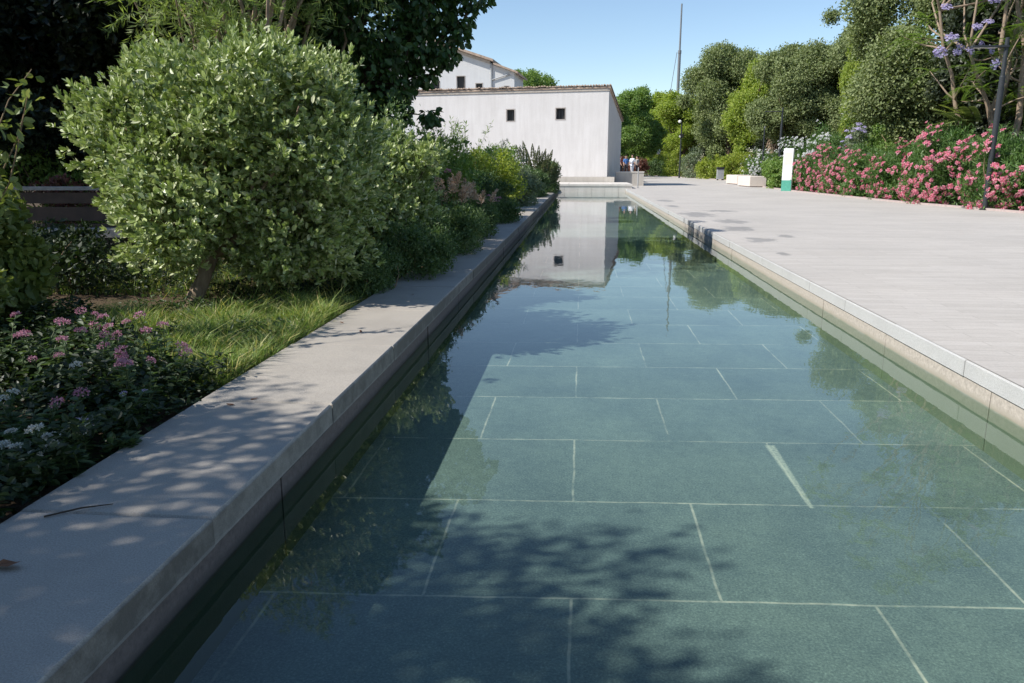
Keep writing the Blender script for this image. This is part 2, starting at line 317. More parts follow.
def crown_pts(rng,C,lr,n,shell=.55,pw=2.):
    k=rng.choice(len(C),n,p=lr**pw/np.sum(lr**pw)); d=rdir(rng,n)
    u=1-(1-shell)*rng.random(n)**1.6*1.3; P=C[k]+d*lr[k][:,None]*u[:,None]*np.array([1,1,.85])
    keep=np.ones(n,bool)
    for c,q in zip(C,lr): keep&=np.linalg.norm((P-c)/np.array([1,1,.85]),axis=1)>q*.62
    return P[keep],d[keep],k[keep]
def crown(rng,c,r,nl,lr,n,Ln,W,six=False,up=.35,jit=.7,hang=0.,shell=.55,zmin=None,tuft=.0,fill=True):
    C,q=make_lobes(rng,c,r,nl,lr)
    P,d,k=crown_pts(rng,C,q,n,shell)
    if tuft: P=P+d*(rng.random(len(P))**3)[:,None]*tuft
    if zmin is not None:
        s=P[:,2]>zmin+rng.random(len(P))*.3; P,d=P[s],d[s]
    out=unit(d*.7+unit(P-np.array(c))*.5)
    D=unit(out*.45+rng.normal(size=P.shape)*jit+np.array([0,0,up-hang]))
    Nn=unit(out+np.array([0,0,.45])+rng.normal(size=P.shape)*.55)
    mb=MB(); s=rng.uniform(.65,1.25,len(P))
    leaves(mb,P,D,Nn,Ln*s,W*s,six=six,droop=.12)
    if not fill: return mb,C,q
    m=max(60,n//4); k=rng.choice(len(C),m,p=q**2/np.sum(q**2))   # inner leaf clumps close the crown
    P=C[k]+rdir(rng,m)*q[k][:,None]*(rng.random(m)**.5*.68)[:,None]
    if zmin is not None: P=P[P[:,2]>zmin+.1]
    leaves(mb,P,rdir(rng,len(P)),unit(rdir(rng,len(P))+np.array([-.3,-.3,.3])),Ln*1.9,W*2.1,six=six)
    return mb,C,q
def rosettes(mb,rng,P,A,per,Ln,W,spread=(.25,1.1),six=True):
    # whorls of leaves round twig tips P with axis A
    n=len(P); A=unit(A); ref=rdir(rng,n); X=unit(np.cross(A,ref)); Y=np.cross(A,X)
    for i in range(per):
        az=i*2.4+rng.random(n)*.6; el=spread[0]+(spread[1]-spread[0])*(i/per)+rng.normal(size=n)*.12
        rad=np.cos(az)[:,None]*X+np.sin(az)[:,None]*Y
        D=unit(A*np.cos(el)[:,None]+rad*np.sin(el)[:,None]); Nn=unit(A*np.sin(el)[:,None]-rad*np.cos(el)[:,None]+.15*rng.normal(size=(n,3)))
        b=P-A*(.012+.05*(i/per))*(Ln/.06)
        s=rng.uniform(.7,1.2,n); leaves(mb,b,D,Nn,Ln*s,W*s,fold=.2,six=six,droop=-.05)
def limb(rng,a,b,sag=.15,n=6):
    a=np.array(a,float); b=np.array(b,float); t=np.linspace(0,1,n)[:,None]
    l=np.linalg.norm(b-a); off=rng.normal(size=3)*l*sag
    return a*(1-t)+b*t+off*np.sin(t*PI)+rng.normal(size=(n,3))*l*.012*np.sin(t*PI)
def trunk_mesh(rng,base,fork,r0,targets,sides=8,r1=None):
    mb=MB(); p=limb(rng,base,fork,.06,6); r1=r1 or r0*.7
    rr=np.linspace(r0,r1,6); rr[0]*=1.35; mb.tube(p,rr,sides)
    for t in targets:
        q=limb(rng,np.array(fork)-np.array([0,0,.05*r0]),t,.1,6); mb.tube(q,np.linspace(r1*.62,r1*.10,6),max(5,sides-2))
    return mb
def tree(name,label,loc,c,r,nl,lr,n,Ln,W,leaf,barkm,seed,r0=.2,fork=None,group=None,cat='tree',six=False,nb=10,**k):
    rng=R(seed); t=thing(name,label,cat,loc,0,group)
    mb,C,q=crown(rng,c,r,nl,lr,n,Ln,W,six,**k); mb.build('crown',M[leaf],t)
    fork=fork or (c[0]*.5,c[1]*.5,max(.5,c[2]-r[2]*.75))
    o=rng.permutation(len(C))[:nb]
    trunk_mesh(rng,(0,0,-.15),fork,r0,C[o]).build('trunk',M[barkm],t,True)
    return t
def shrub(name,label,loc,r,nl,lr,n,Ln,W,leaf,seed,group=None,cat='shrub',six=False,zc=None,ns=9,**k):
    rng=R(seed); t=thing(name,label,cat,loc,0,group); zc=zc or r[2]*.95
    mb,C,q=crown(rng,(0,0,zc),r,nl,lr,n,Ln,W,six,zmin=-.02,**k)
    a=rng.random(n//5)*2*PI; rr=np.sqrt(rng.random(n//5)); P=np.c_[np.cos(a)*rr*r[0]*.9,np.sin(a)*rr*r[1]*.9,rng.random(n//5)*r[2]*.55]   # leafy foot
    leaves(mb,P,unit(rng.normal(size=P.shape)+np.array([0,0,.4])),unit(rng.normal(size=P.shape)*.7+np.array([-.3,-.3,.5])),Ln*1.1,W*1.3,six=six)
    mb.build('foliage',M[leaf],t)
    s=MB()
    for i in rng.permutation(len(C))[:ns]:
        b=np.array([rng.normal()*r[0]*.12,rng.normal()*r[1]*.12,-.08]); s.tube(limb(rng,b,C[i],.1,5),np.linspace(.022,.006,5)*max(.6,r[2]),5)
    s.build('stem',M['drystem'],t,True)
    return t

# ---------------------------------------------------------------- setting
XL,XO,XR,WZ,FZ,YN,YE=-1.47,-2.31,2.87,-.24,-.575,-2.2,51.2
mb=MB()   # ground: one sheet to the horizon with the pool basin left open
xs=[-900,-2.2,3.2,900]; ys=[-300,YN-.2,YE+.6,1500]
V=[(x,y,-.07) for y in ys for x in xs]
mb.add(V,[(j*4+i,j*4+i+1,j*4+i+5,j*4+i+4) for j in range(3) for i in range(3) if not(i==1 and j==1)])
tag(mb.build('ground',M['soil']),kind='structure')
mb=MB(); mb.add([(XL-.1,YN-.1,FZ),(XR+.1,YN-.1,FZ),(XR+.1,YE+.1,FZ),(XL-.1,YE+.1,FZ)],[(0,1,2,3)]); tag(mb.build('pool_floor',M['poolfloor']),kind='structure')
mb=MB(); mb.add([(XL+.005,YN,WZ),(XR-.005,YN,WZ),(XR-.005,YE,WZ),(XL+.005,YE,WZ)],[(0,1,2,3)]); tag(mb.build('water',M['water']),kind='structure')
edge=[(13.6,-8),(13.45,25),(12.55,32),(12.1,45),(12.5,56),(14.9,80),(14.2,98),(10.9,122),(12.5,160)]
poly=[(XR,-8)]+edge+[(6,160),(4.72,90),(4.72,60),(3.32,60),(3.32,YE),(XR,YE)]
mb=MB(); mb.add([(x,y,0) for x,y in poly],[list(range(len(poly)))]); 
mb.v[0][mb.v[0][:,0]==XR,0]=XR+.012; mb.v[0][:,2]=.005
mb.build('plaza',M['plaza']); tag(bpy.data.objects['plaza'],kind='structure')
mb=MB()
for (x0,y0),(x1,y1) in zip(edge[:-1],edge[1:]):
    d=np.array([x1-x0,y1-y0]); l=np.linalg.norm(d); d/=l; nrm=np.array([d[1],-d[0]])*.14; n=max(1,int(l/1.0))
    for i in range(n):
        a=np.array([x0,y0])+d*(l*i/n+.004); b=np.array([x0,y0])+d*(l*(i+1)/n-.004)
        q=[a,a+nrm,b+nrm,b]; mb.add([(p[0],p[1],z) for z in(-.06,.07) for p in q],[(0,1,2,3),(7,6,5,4),(0,4,5,1),(1,5,6,2),(2,6,7,3),(3,7,4,0)])
tag(mb.build('kerb',M['kerb']),kind='structure')
def stones(mb,x0,x1,y0,y1,z0,z1,ln,gap=.006,b=.012,seed=0,jit=.003):
    rng=R(seed); n=int(round((y1-y0)/ln)); l=(y1-y0)/n
    for i in range(n):
        j=rng.normal()*jit; mb.bevbox(x0+j,x1+j,y0+i*l+gap/2,y0+(i+1)*l-gap/2,z0,z1+rng.normal()*.0012,b)
w=thing('pool_wall','low grey granite pool wall along the garden, mostly in dappled shade','wall',(0,0,0))
mb=MB(); stones(mb,XO,XL,-1.87,50.83,-.125,0,1.55,seed=3); stones(mb,XO,XL,YN,-1.876,-.125,0,.3); stones(mb,XO,XL,50.836,YE,-.125,0,.36); mb.build('coping',M['granite'],w)
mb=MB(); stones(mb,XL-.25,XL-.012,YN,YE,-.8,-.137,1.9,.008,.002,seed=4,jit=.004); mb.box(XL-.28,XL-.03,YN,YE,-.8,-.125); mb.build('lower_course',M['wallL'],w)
w=thing('pool_wall','sunlit pale stone pool wall along the plaza edge with damp spill stains','wall',(0,0,0))
mb=MB(); stones(mb,XR,XR+.358,YN,YE,-.125,0,1.35,.006,.01,seed=5); mb.build('coping',M['palegranite'],w)
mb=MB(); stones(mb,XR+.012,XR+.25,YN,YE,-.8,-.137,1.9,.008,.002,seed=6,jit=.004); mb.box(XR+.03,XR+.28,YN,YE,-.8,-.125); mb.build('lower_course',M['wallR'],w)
w=thing('end_wall','pale stone ledge closing the far end of the pool below the white barn','wall',(0,0,0))
mb=MB()
for i in range(14): mb.bevbox(-16+i*1.379+.004,-16+(i+1)*1.379-.004,YE,57.3,.14,.285,.012)
mb.build('coping',M['endstone'],w)
mb=MB()
for i in range(22): mb.box(-16+i*.877+.005,-16+(i+1)*.877-.005,YE+.03,57.2,-.8,.13)
mb.build('wall_face',M['endstone'],w)
mb=MB(); mb.box(XL-.3,XR+.3,YN-.3,YN,-.8,0); tag(mb.build('near_wall',M['wallL']),'stone wall closing the near end of the pool','wall')
# terrace behind the barn plinth
mb=MB(); mb.box(-22,4.70,60.5,92,-.1,.62); tag(mb.build('terrace',M['plinth']),kind='structure')

# ---------------------------------------------------------------- white barn
def wall_holes(mb,x0,x1,zf,holes,depth=.35,y=0.,zb=0.):
    # vertical wall in the plane y, top height zf(x); holes (xa,xb,za,zb) with reveals
    X=sorted({x0,x1,*[h[0] for h in holes],*[h[1] for h in holes]})
    for a,b in zip(X[:-1],X[1:]):
        hs=sorted([h for h in holes if h[0]<=a+1e-6 and h[1]>=b-1e-6],key=lambda h:h[2]); z=zb
        for h in hs: mb.add([(a,y,z),(b,y,z),(b,y,h[2]),(a,y,h[2])],[(0,1,2,3)]); z=h[3]
        mb.add([(a,y,z),(b,y,z),(b,y,zf(b)),(a,y,zf(a))],[(0,1,2,3)])
    for a,b,c,d in holes:
        mb.add([(a,y,c),(b,y,c),(b,y,d),(a,y,d),(a,y+depth,c),(b,y+depth,c),(b,y+depth,d),(a,y+depth,d)],[(0,4,5,1),(1,5,6,2),(2,6,7,3),(3,7,4,0)])
def window(parent,a,b,c,d,y=0.,fr=.06,bars=True,fmat='frame'):
    m=MB()
    for q in ((a-fr,b+fr,d,d+fr),(a-fr,b+fr,c-fr,c),(a-fr,a,c,d),(b,b+fr,c,d)): m.box(q[0],q[1],y-.02,y+.05,q[2],q[3])
    wn=m.build('window',M[fmat],parent)
    m=MB(); m.box(a,b,y+.28,y+.31,c,d); m.build('pane',M['glassdark'],wn)
    if bars:
        m=MB()
        for i in range(1,3): x=a+(b-a)*i/3; m.box(x-.012,x+.012,y+.12,y+.145,c,d)
        m.build('bar',M['metal'],wn)
    return wn
RZ=-math.radians(10.2)
barn=thing('white_barn','low whitewashed barn with two small square windows and clay tile edge','building',(1.86,58,0),RZ)
W0,Dp,H,Hb=15.,7.3,6.86,4.95
holes=[(-7.62,-7.03,4.72,5.52),(-3.87,-3.2,4.78,5.55)]
mb=MB(); wall_holes(mb,-W0,0,lambda x:H,holes,zb=.3)
mb.add([(0,0,.3),(0,Dp,.3),(0,Dp,Hb),(0,0,H)],[(0,1,2,3)]); mb.add([(-W0,0,.3),(-W0,Dp,.3),(-W0,Dp,Hb),(-W0,0,H)],[(3,2,1,0)]); mb.add([(-W0,Dp,.3),(0,Dp,.3),(0,Dp,Hb),(-W0,Dp,Hb)],[(3,2,1,0)])
mb.build('wall',M['white'],barn)
for h in holes: window(barn,*h)
mb=MB(); mb.box(-W0-.1,.62,-.55,-.02,.0,.66); mb.build('plinth',M['plinth'],barn)
mb=MB(); s=(Hb-H)/Dp; rng=R(8)
mb.add([(-W0,-.12,H+.02),(.12,-.12,H+.02),(.12,Dp+.2,Hb),(-W0,Dp+.2,Hb),(-W0,-.12,H+.14),(.12,-.12,H+.14),(.12,Dp+.2,Hb+.12),(-W0,Dp+.2,Hb+.12)],[(0,3,2,1),(4,5,6,7),(0,1,5,4),(1,2,6,5),(2,3,7,6),(3,0,4,7)])
x=-W0+.1
while x<.1:     # barrel tiles run down the slope
    r=.095+rng.normal()*.004; a=np.linspace(0,PI,6); y0=-.2+rng.normal()*.02; dz=rng.normal()*.012
    V=[(x+r*math.cos(t),y,H+.13+dz+r*math.sin(t)+(y)*s) for y in (y0,Dp+.15) for t in a]
    mb.add(V,[(i,i+1,7+i,6+i) for i in range(5)]); mb.add(V[:6],[list(range(6))]); x+=.2
mb.build('roof',M['tile'],barn)
m=MB(); m.box(-W0,.05,-.06,-.003,H-.16,H+.0); m.build('cornice',M['eave'],barn)
# low parapet right of the barn
pp=thing('parapet','low pale parapet wall at the right foot of the white barn','wall',(2.54,58.8,0),0)
mb=MB(); mb.box(0,2.06,0,.35,0,.95); mb.build('wall_face',M['plinth'],pp); mb=MB(); mb.bevbox(-.03,2.09,-.03,.38,.95,1.04,.012); mb.build('coping',M['endstone'],pp)

# ---------------------------------------------------------------- house behind
hs=thing('white_house','two storey white house with raking eaves rising behind the barn','building',(-9,78,0),math.radians(-4))
ef=lambda x: 11.35-(x)*.33          # gable rake over local x
holes=[(-5.35,-4.35,8.0,10.2),(-3.75+.9,-2.2+.45,7.8,9.9),(-7.6,-6.8,8,9.7)]
holes=[(-5.9,-5.1,7.2,9.5),(-1.55+.1,-.8,7.6,9.3),(-3.9+.55,-2.55,7.4,10.0)]
mb=MB(); wall_holes(mb,-15,0,lambda x: ef(x) if x>-8 else ef(-8)-(-8-x)*.33,holes)
zt=ef(-8); 
mb.add([(0,0,0),(0,12,0),(0,12,ef(0)),(0,0,ef(0))],[(0,1,2,3)])
mb.build('wall',M['white2'],hs)
for h in holes: window(hs,*h,bars=False)
X=sorted([-15,-8,0]); mb=MB()
def slab(mb,x0,z0,x1,z1,y0,y1,t=.22):
    mb.add([(x0,y0,z0),(x1,y0,z1),(x1,y1,z1),(x0,y1,z0),(x0,y0,z0+t),(x1,y0,z1+t),(x1,y1,z1+t),(x0,y1,z0+t)],[(0,3,2,1),(4,5,6,7),(0,1,5,4),(1,2,6,5),(2,3,7,6),(3,0,4,7)])
slab(mb,-8,ef(-8)+.02,.35,ef(.35)+.02,-.6,12.3); slab(mb,-15.5,ef(-8)-7.5*.33,-8,ef(-8)+.02,-.6,12.3); mb.build('roof',M['tile'],hs)
mb=MB(); slab(mb,-8,ef(-8)-.28,.0,ef(0)-.28,-.16,-.004,.27); mb.build('eave_board',M['eave'],hs)
mb=MB(); mb.tube([(.12,-.1,7),(.12,-.1,9.6),(.12,-.1,11.1)],.07,8); mb.tube([(.12,-.1,9.6),(1.9,-.1,10.1)],.06,8); mb.build('drainpipe',M['greymetal'],hs)
mb=MB(); hl=[(1.35,1.8,8.0,9.0)]; wall_holes(mb,0.01,2.35,lambda x:11.1-x*.36,hl,y=.0); mb.add([(2.35,0,0),(2.35,6,0),(2.35,6,10.25),(2.35,0,10.25)],[(0,1,2,3)]); an=mb.build('annex',M['white2'],hs)
window(hs,*hl[0],bars=False)
mb=MB(); slab(mb,.36,11.0,2.75,10.12,-.5,6.3,.18); mb.build('annex_roof',M['tile'],hs)

# ---------------------------------------------------------------- posts, sign, bin, benches
def lamp(label,loc,h,arm,r=.085,rz=0):
    t=thing('street_lamp',label,'lamp post',loc,rz,'flat headed lamp posts along the plaza')
    m=MB(); m.lathe([(r*1.0,0),(r,h*.02),(r,h*.78),(r*.92,h*.785)],14); m.build('pole',M['metal'],t,False)
    m=MB(); m.lathe([(r*.72,h*.785),(r*.72,h)],12); m.build('upper_pole',M['metal'],t)
    m=MB(); m.lathe([(r*2.0,0),(r*2.0,.02),(r*1.2,.03)],14); m.build('base_plate',M['metal'],t)
    m=MB(); m.bevbox(-arm,.05,-.09,.09,h*.945,h*.945+.06,.01); m.build('lamp_head',M['metal'],t)
    m=MB(); m.box(-arm+.06,-.3,-.065,.065,h*.945-.012,h*.945-.002); m.build('diffuser',M['whiteplastic'],t)
    return t
lamp('tall dark lamp post in front of the pink oleanders, nearest on the right',(13.25,26.9,0),5.35,1.05)
lamp('distant dark lamp post with flat arm, right of its plain twin, beside white oleander',(17.0,70,0),6.3,1.5,.10)
t=thing('metal_post','slim dark post without arm left of the distant flat armed lamp','post',(15.6,70,0))
m=MB(); m.lathe([(.08,0),(.08,.02),(.06,.05),(.055,4.6),(.05,4.62)],10); m.build('pole',M['metal'],t); m=MB(); m.lathe([(.075,4.62),(.08,4.7),(.02,4.76)],10); m.build('cap',M['metal2'],t)
t=thing('camera_pole','tall dark pole carrying a white dome lamp and a camera box, beyond the plaza','pole',(12.1,99,0))
m=MB(); m.lathe([(.12,0),(.10,.3),(.085,5.2),(.07,6.6)],10); m.build('pole',M['metal'],t)
m=MB(); m.lathe([(.05,6.6),(.17,6.64),(.22,6.78),(.14,6.92),(.03,6.95)],12,(-.22,0)); m.build('lamp_head',M['whiteplastic'],t)
m=MB(); m.bevbox(-.2,.24,-.2,.2,4.85,5.3,.05); m.build('camera_box',M['black'],t)
m=MB(); m.tube([(-.18,-.2,5.0),(-.18,-.42,4.95)],.10,8); m.build('camera',M['whiteplastic'],t)
t=thing('path_lamp','small far lamp with white round top beside the yellow hedge','lamp post',(12.2,128,0))
m=MB(); m.lathe([(.09,0),(.07,.2),(.06,3.3)],10); m.build('pole',M['metal'],t); m=MB(); m.lathe([(.08,3.3),(.30,3.4),(.32,3.9),(.2,4.1),(.02,4.15)],12); m.build('lamp_head',M['whiteplastic'],t)
t=thing('bollard_pole','thin pale pole standing on the pool corner by the end ledge','pole',(3.75,52.6,0))
m=MB(); m.lathe([(.035,0),(.035,1.32),(.02,1.34)],10); m.build('pole',M['greymetal'],t); m=MB(); m.lathe([(.09,0),(.09,.015),(.04,.03)],12); m.build('base_plate',M['metal2'],t)
t=thing('totem_sign','upright white totem sign with green foot before the oleanders','sign',(11.95,47,0),math.radians(-24))
m=MB(); m.bevbox(-.27,.27,-.17,.17,0,2.42,.012); m.build('body',M['whiteplastic'],t)
m=MB(); m.box(-.272,.272,-.1735,-.1705,.01,.62); m.build('green_panel',M['green'],t)
m=MB(); m.box(-.22,.2,-.1735,-.1705,1.5,2.2); m.build('cream_panel',M['cream'],t)
t=thing('litter_bin','grey litter bin with black lid in front of the yellow hedge','bin',(14.4,83.5,0))
m=MB(); m.bevbox(-.33,.33,-.28,.28,.12,1.12,.02); m.build('body',M['greymetal'],t); m=MB(); m.bevbox(-.37,.37,-.32,.32,1.12,1.34,.05); m.build('lid',M['black'],t)
for sx in(-1,1):
    m=MB(); m.box(sx*.25-.05,sx*.25+.05,-.25,.25,0,.12); m.build('foot',M['black'],t)
def sbench(label,loc,rz,l):
    t=thing('stone_bench',label,'bench',loc,rz,'cream stone bench blocks')
    m=MB(); m.bevbox(-.55,.55,0,l,.07,.74,.02); m.build('seat',M['bench'],t)
    m=MB(); m.box(-.47,.47,.08,l-.08,0,.07); m.build('foot',M['kerb'],t)
sbench('nearer cream stone bench block beside the plaza hedge',(12.15,55.4,0),math.radians(3),3.4)
sbench('farther cream stone bench block behind the nearer one',(12.75,63,0),math.radians(5),3.2)
t=thing('mast','very tall thin lattice mast rising above the distant trees','mast',(16.2,140,0))
m=MB(); m.lathe([(.27,0),(.25,20.4),(.16,20.5),(.13,28)],10); m.build('pole',M['metal2'],t); m=MB(); m.lathe([(.30,20.1),(.30,20.6)],10); m.build('collar',M['metal2'],t)
m=MB(); m.tube([(-.3,0,12.2),(-1.2,0,13.2),(-1.25,0,14.4)],.12,6); m.tube([(-1.2,0,14.4),(-.45,0,20.3)],.05,5); m.build('bracket',M['metal2'],t)
m=MB(); m.bevbox(-1.5,-1.0,-.3,.3,13.0,14.2,.05); m.build('equipment_box',M['metal2'],t)

# dark timber bench in the garden
t=thing('garden_bench','dark brown timber bench with pale seat edge half hidden in the left shrubs','bench',(-8.75,12.2,-.05),math.radians(4))
m=MB(); m.box(-1.2,1.4,.28,.33,.55,.78); m.box(-1.2,1.4,.28,.33,.84,1.02); m.box(-1.2,1.4,.27,.335,.30,.50); m.build('backrest',M['wood'],t)
m=MB(); m.bevbox(-1.22,1.42,.24,.36,1.06,1.12,.01); m.build('top_rail',M['palewood'],t)
m=MB(); m.box(-1.2,1.4,-.25,.24,.40,.44); m.bevbox(-1.22,1.42,-.30,-.25,.32,.46,.01); m.build('seat',M['palewood'],t)
for x in(-1.1,1.3):
    m=MB(); m.box(x-.05,x+.05,-.22,-.12,0,.40); m.box(x-.05,x+.05,.335,.40,0,1.05); m.build('leg',M['wood'],t)

# ---------------------------------------------------------------- people
def skinned(name,pts,edges,rad,mat,parent,sub=1):
    me=bpy.data.meshes.new(name); me.from_pydata(pts,edges,[]); ob=bpy.data.objects.new(name,me); COL.objects.link(ob)
    sm=ob.modifiers.new('s','SKIN'); 
    for i,r in enumerate(rad): me.skin_vertices[0].data[i].radius=(r,r)
    me.skin_vertices[0].data[0].use_root=True
    ss=ob.modifiers.new('d','SUBSURF'); ss.levels=sub; ss.render_levels=sub
    dg=bpy.context.evaluated_depsgraph_get(); ev=ob.evaluated_get(dg); nm=bpy.data.meshes.new_from_object(ev); nm.name=name
    ob.modifiers.clear(); ob.data=nm; nm.materials.clear(); nm.materials.append(mat); ob.parent=parent
    for p in nm.polygons: p.use_smooth=True
    return ob
def person(label,loc,rz,top,legs,hair='hair',step=.12,sc_=1.):
    t=thing('person',label,'person',loc,rz,None); t.scale=(sc_,)*3
    P=[(0,0,.92),(0,0,1.12),(0,0,1.38),(0,.0,1.50),(0,-.02,1.56),(0,-.03,1.66),(0,-.02,1.76),
       (.18,0,1.42),(.25,.03,1.14),(.24,-.08,.92),(.23,-.11,.83),(-.18,0,1.42),(-.25,-.02,1.14),(-.24,-.12,.93),(-.23,-.15,.84),
       (.09,0,.88),(.10,-step,.49),(.10,-step+.02,.07),(.10,-step-.14,.03),(-.09,0,.88),(-.10,step*.6,.49),(-.10,step+.05,.08),(-.10,step-.1,.03)]
    E_=[(0,1),(1,2),(2,3),(3,4),(4,5),(5,6),(2,7),(7,8),(8,9),(9,10),(2,11),(11,12),(12,13),(13,14),(0,15),(15,16),(16,17),(17,18),(0,19),(19,20),(20,21),(21,22)]
    Rr=[.14,.13,.15,.06,.06,.10,.075,.065,.05,.038,.035,.065,.05,.038,.035,.09,.06,.042,.03,.09,.06,.042,.03]
    skinned('body',P,E_,Rr,M['skin'],t)
    skinned('shirt',[P[0],P[1],P[2],P[7],P[8],P[11],P[12],(0,0,1.47)],[(0,1),(1,2),(2,3),(3,4),(2,5),(5,6),(2,7)],[.165,.155,.175,.085,.07,.085,.07,.09],M[top],t)
    skinned('trousers',[(0,0,.95),P[15],P[16],(.10,-step+.015,.14),P[19],P[20],(-.10,step+.04,.14)],[(0,1),(1,2),(2,3),(0,4),(4,5),(5,6)],[.155,.108,.08,.066,.108,.08,.066],M[legs],t)
    skinned('hair',[(0,.02,1.70),(0,.0,1.79),(0,.06,1.66)],[(0,1),(0,2)],[.10,.06,.07],M[hair],t)
person('person in a blue shirt, leftmost bright figure of the group behind the parapet',(4.1,74,.62),math.radians(20),'blue','darkcloth')
person('person in a pale shirt standing just right of the blue shirted one',(4.72,74.5,.62),math.radians(-30),'pale','pale',sc_=1.03)
person('person in grey at the right end of the group behind the parapet',(5.2,75,.62),math.radians(-60),'greycloth','darkcloth',sc_=.97)
person('person in maroon partly hidden by the barn corner, left end of the group',(3.7,76,.62),math.radians(80),'maroon','darkcloth')
tag(bpy.data.objects['terrace'])
mb=MB(); mb.box(4.705,5.45,71,92,-.05,.619); tag(mb.build('terrace',M['plinth']),kind='structure')

# ---------------------------------------------------------------- left garden: main shrub
rng=R(11)
t=thing('pittosporum','large rounded pittosporum with silvery leaf rosettes and bent bare trunk beside the pool','shrub',(-4.1,7.75,-.07))
c=np.array([.44,.45,1.60]); r=np.array([1.55,1.5,1.40])
n_=70; i_=np.arange(n_)+.5; ph=np.arccos(1-2*i_/n_); th=PI*(1+5**.5)*i_      # shoots spread evenly round the crown, then jittered
dd=unit(np.c_[np.cos(th)*np.sin(ph),np.sin(th)*np.sin(ph),np.cos(ph)]+rng.normal(size=(n_,3))*.16)
q=.38*rng.uniform(.5,1.35,n_); C=c+dd*(r-.30)*rng.uniform(.70,1.14,n_)[:,None]
C=np.vstack([C,[(.9,0,.62),(1.3,.2,.75),(.65,.5,.5),(-.55,.3,.75),(-.35,.7,.5),(1.5,.5,.55)]]); q=np.concatenate([q,[.36,.36,.36,.36,.34,.36]])
P,d,k=crown_pts(rng,C,q,36000,.72); P=P+d*(rng.random(len(P))**4)[:,None]*.20
s=P[:,2]>.14+.16*rng.random(len(P)); P,d=P[s],d[s]
gap=np.sin(P[:,0]*4.3+1.3)*np.sin(P[:,1]*3.7+.4)*np.sin(P[:,2]*4.1+2.)+.4*np.sin(P[:,0]*9+P[:,2]*8)*np.sin(P[:,2]*7); sel=gap<.34; P,d=P[sel],d[sel]
if len(P)>9000: P,d=P[:9000],d[:9000]
mb=MB(); A=unit(d*.6+unit(P-c)*.5+np.array([0,0,.55])+rng.normal(size=P.shape)*.3)
half=len(P)//2; rosettes(mb,rng,P[:half],A[:half],9,.076,.032); rosettes(mb,rng,P[half:],A[half:],7,.056,.026)
P2,d2,k2=crown_pts(rng,C*.95+c*.05,q*.8,16000,.3); P2=P2[P2[:,2]>.35]
u=rdir(rng,7000)*(rng.random(7000)**.4)[:,None]*r*.66+c; P2=np.vstack([P2,u[u[:,2]>.45]])
leaves(mb,P2,rdir(rng,len(P2)),rdir(rng,len(P2)),.085,.045)
mb.build('crown',M['pitto'],t)
mb=MB(); tr=np.array([(0,0,-.1),(.02,.02,.12),(.12,.06,.32),(.16,.12,.5),(.28,.2,.75)]); mb.tube(tr,[.12,.085,.075,.085,.07],10)
for i in rng.permutation(58)[:30]: mb.tube(limb(rng,tr[3]+(tr[4]-tr[3])*rng.random(),C[i],.12,6),np.linspace(.045,.008,6),6)
mb.build('trunk',M['palebark'],t,True)
def pitto(label,loc,c,r,nl,lr,nr,seed,leaf='pitto'):
    rng=R(seed); t=thing('pittosporum',label,'shrub',loc); c=np.array(c); C,q=make_lobes(rng,c,np.array(r),nl,lr,inner=.5)
    P,d,k=crown_pts(rng,C,q,nr*7,.8); P=P+d*(rng.random(len(P))**4)[:,None]*.2; P,d=P[P[:,2]>.1],d[P[:,2]>.1]; P,d=P[:nr*2],d[:nr*2]
    mb=MB(); rosettes(mb,rng,P,unit(d*.6+unit(P-c)*.5+np.array([0,0,.6])+rng.normal(size=P.shape)*.25),8,.078,.034)
    P2,d2,k2=crown_pts(rng,C,q*.8,nr*7,.3); leaves(mb,P2,rdir(rng,len(P2)),rdir(rng,len(P2)),.1,.055)
    mb.build('crown',M[leaf],t)
    trunk_mesh(rng,(0,0,-.1),(.1,.05,.4),.07,C[:12]).build('trunk',M['bark'],t,True)
pitto('shaded pittosporum behind the large one on its pool side',(-3.15,10.9,-.07),(0,0,1.1),(1.15,1.2,1.12),26,.45,1900,12)
pitto('smaller pittosporum clump farther back where the fig branches hang',(-4.3,13.6,-.07),(0,0,1.15),(1.3,1.2,1.15),24,.45,1500,13)

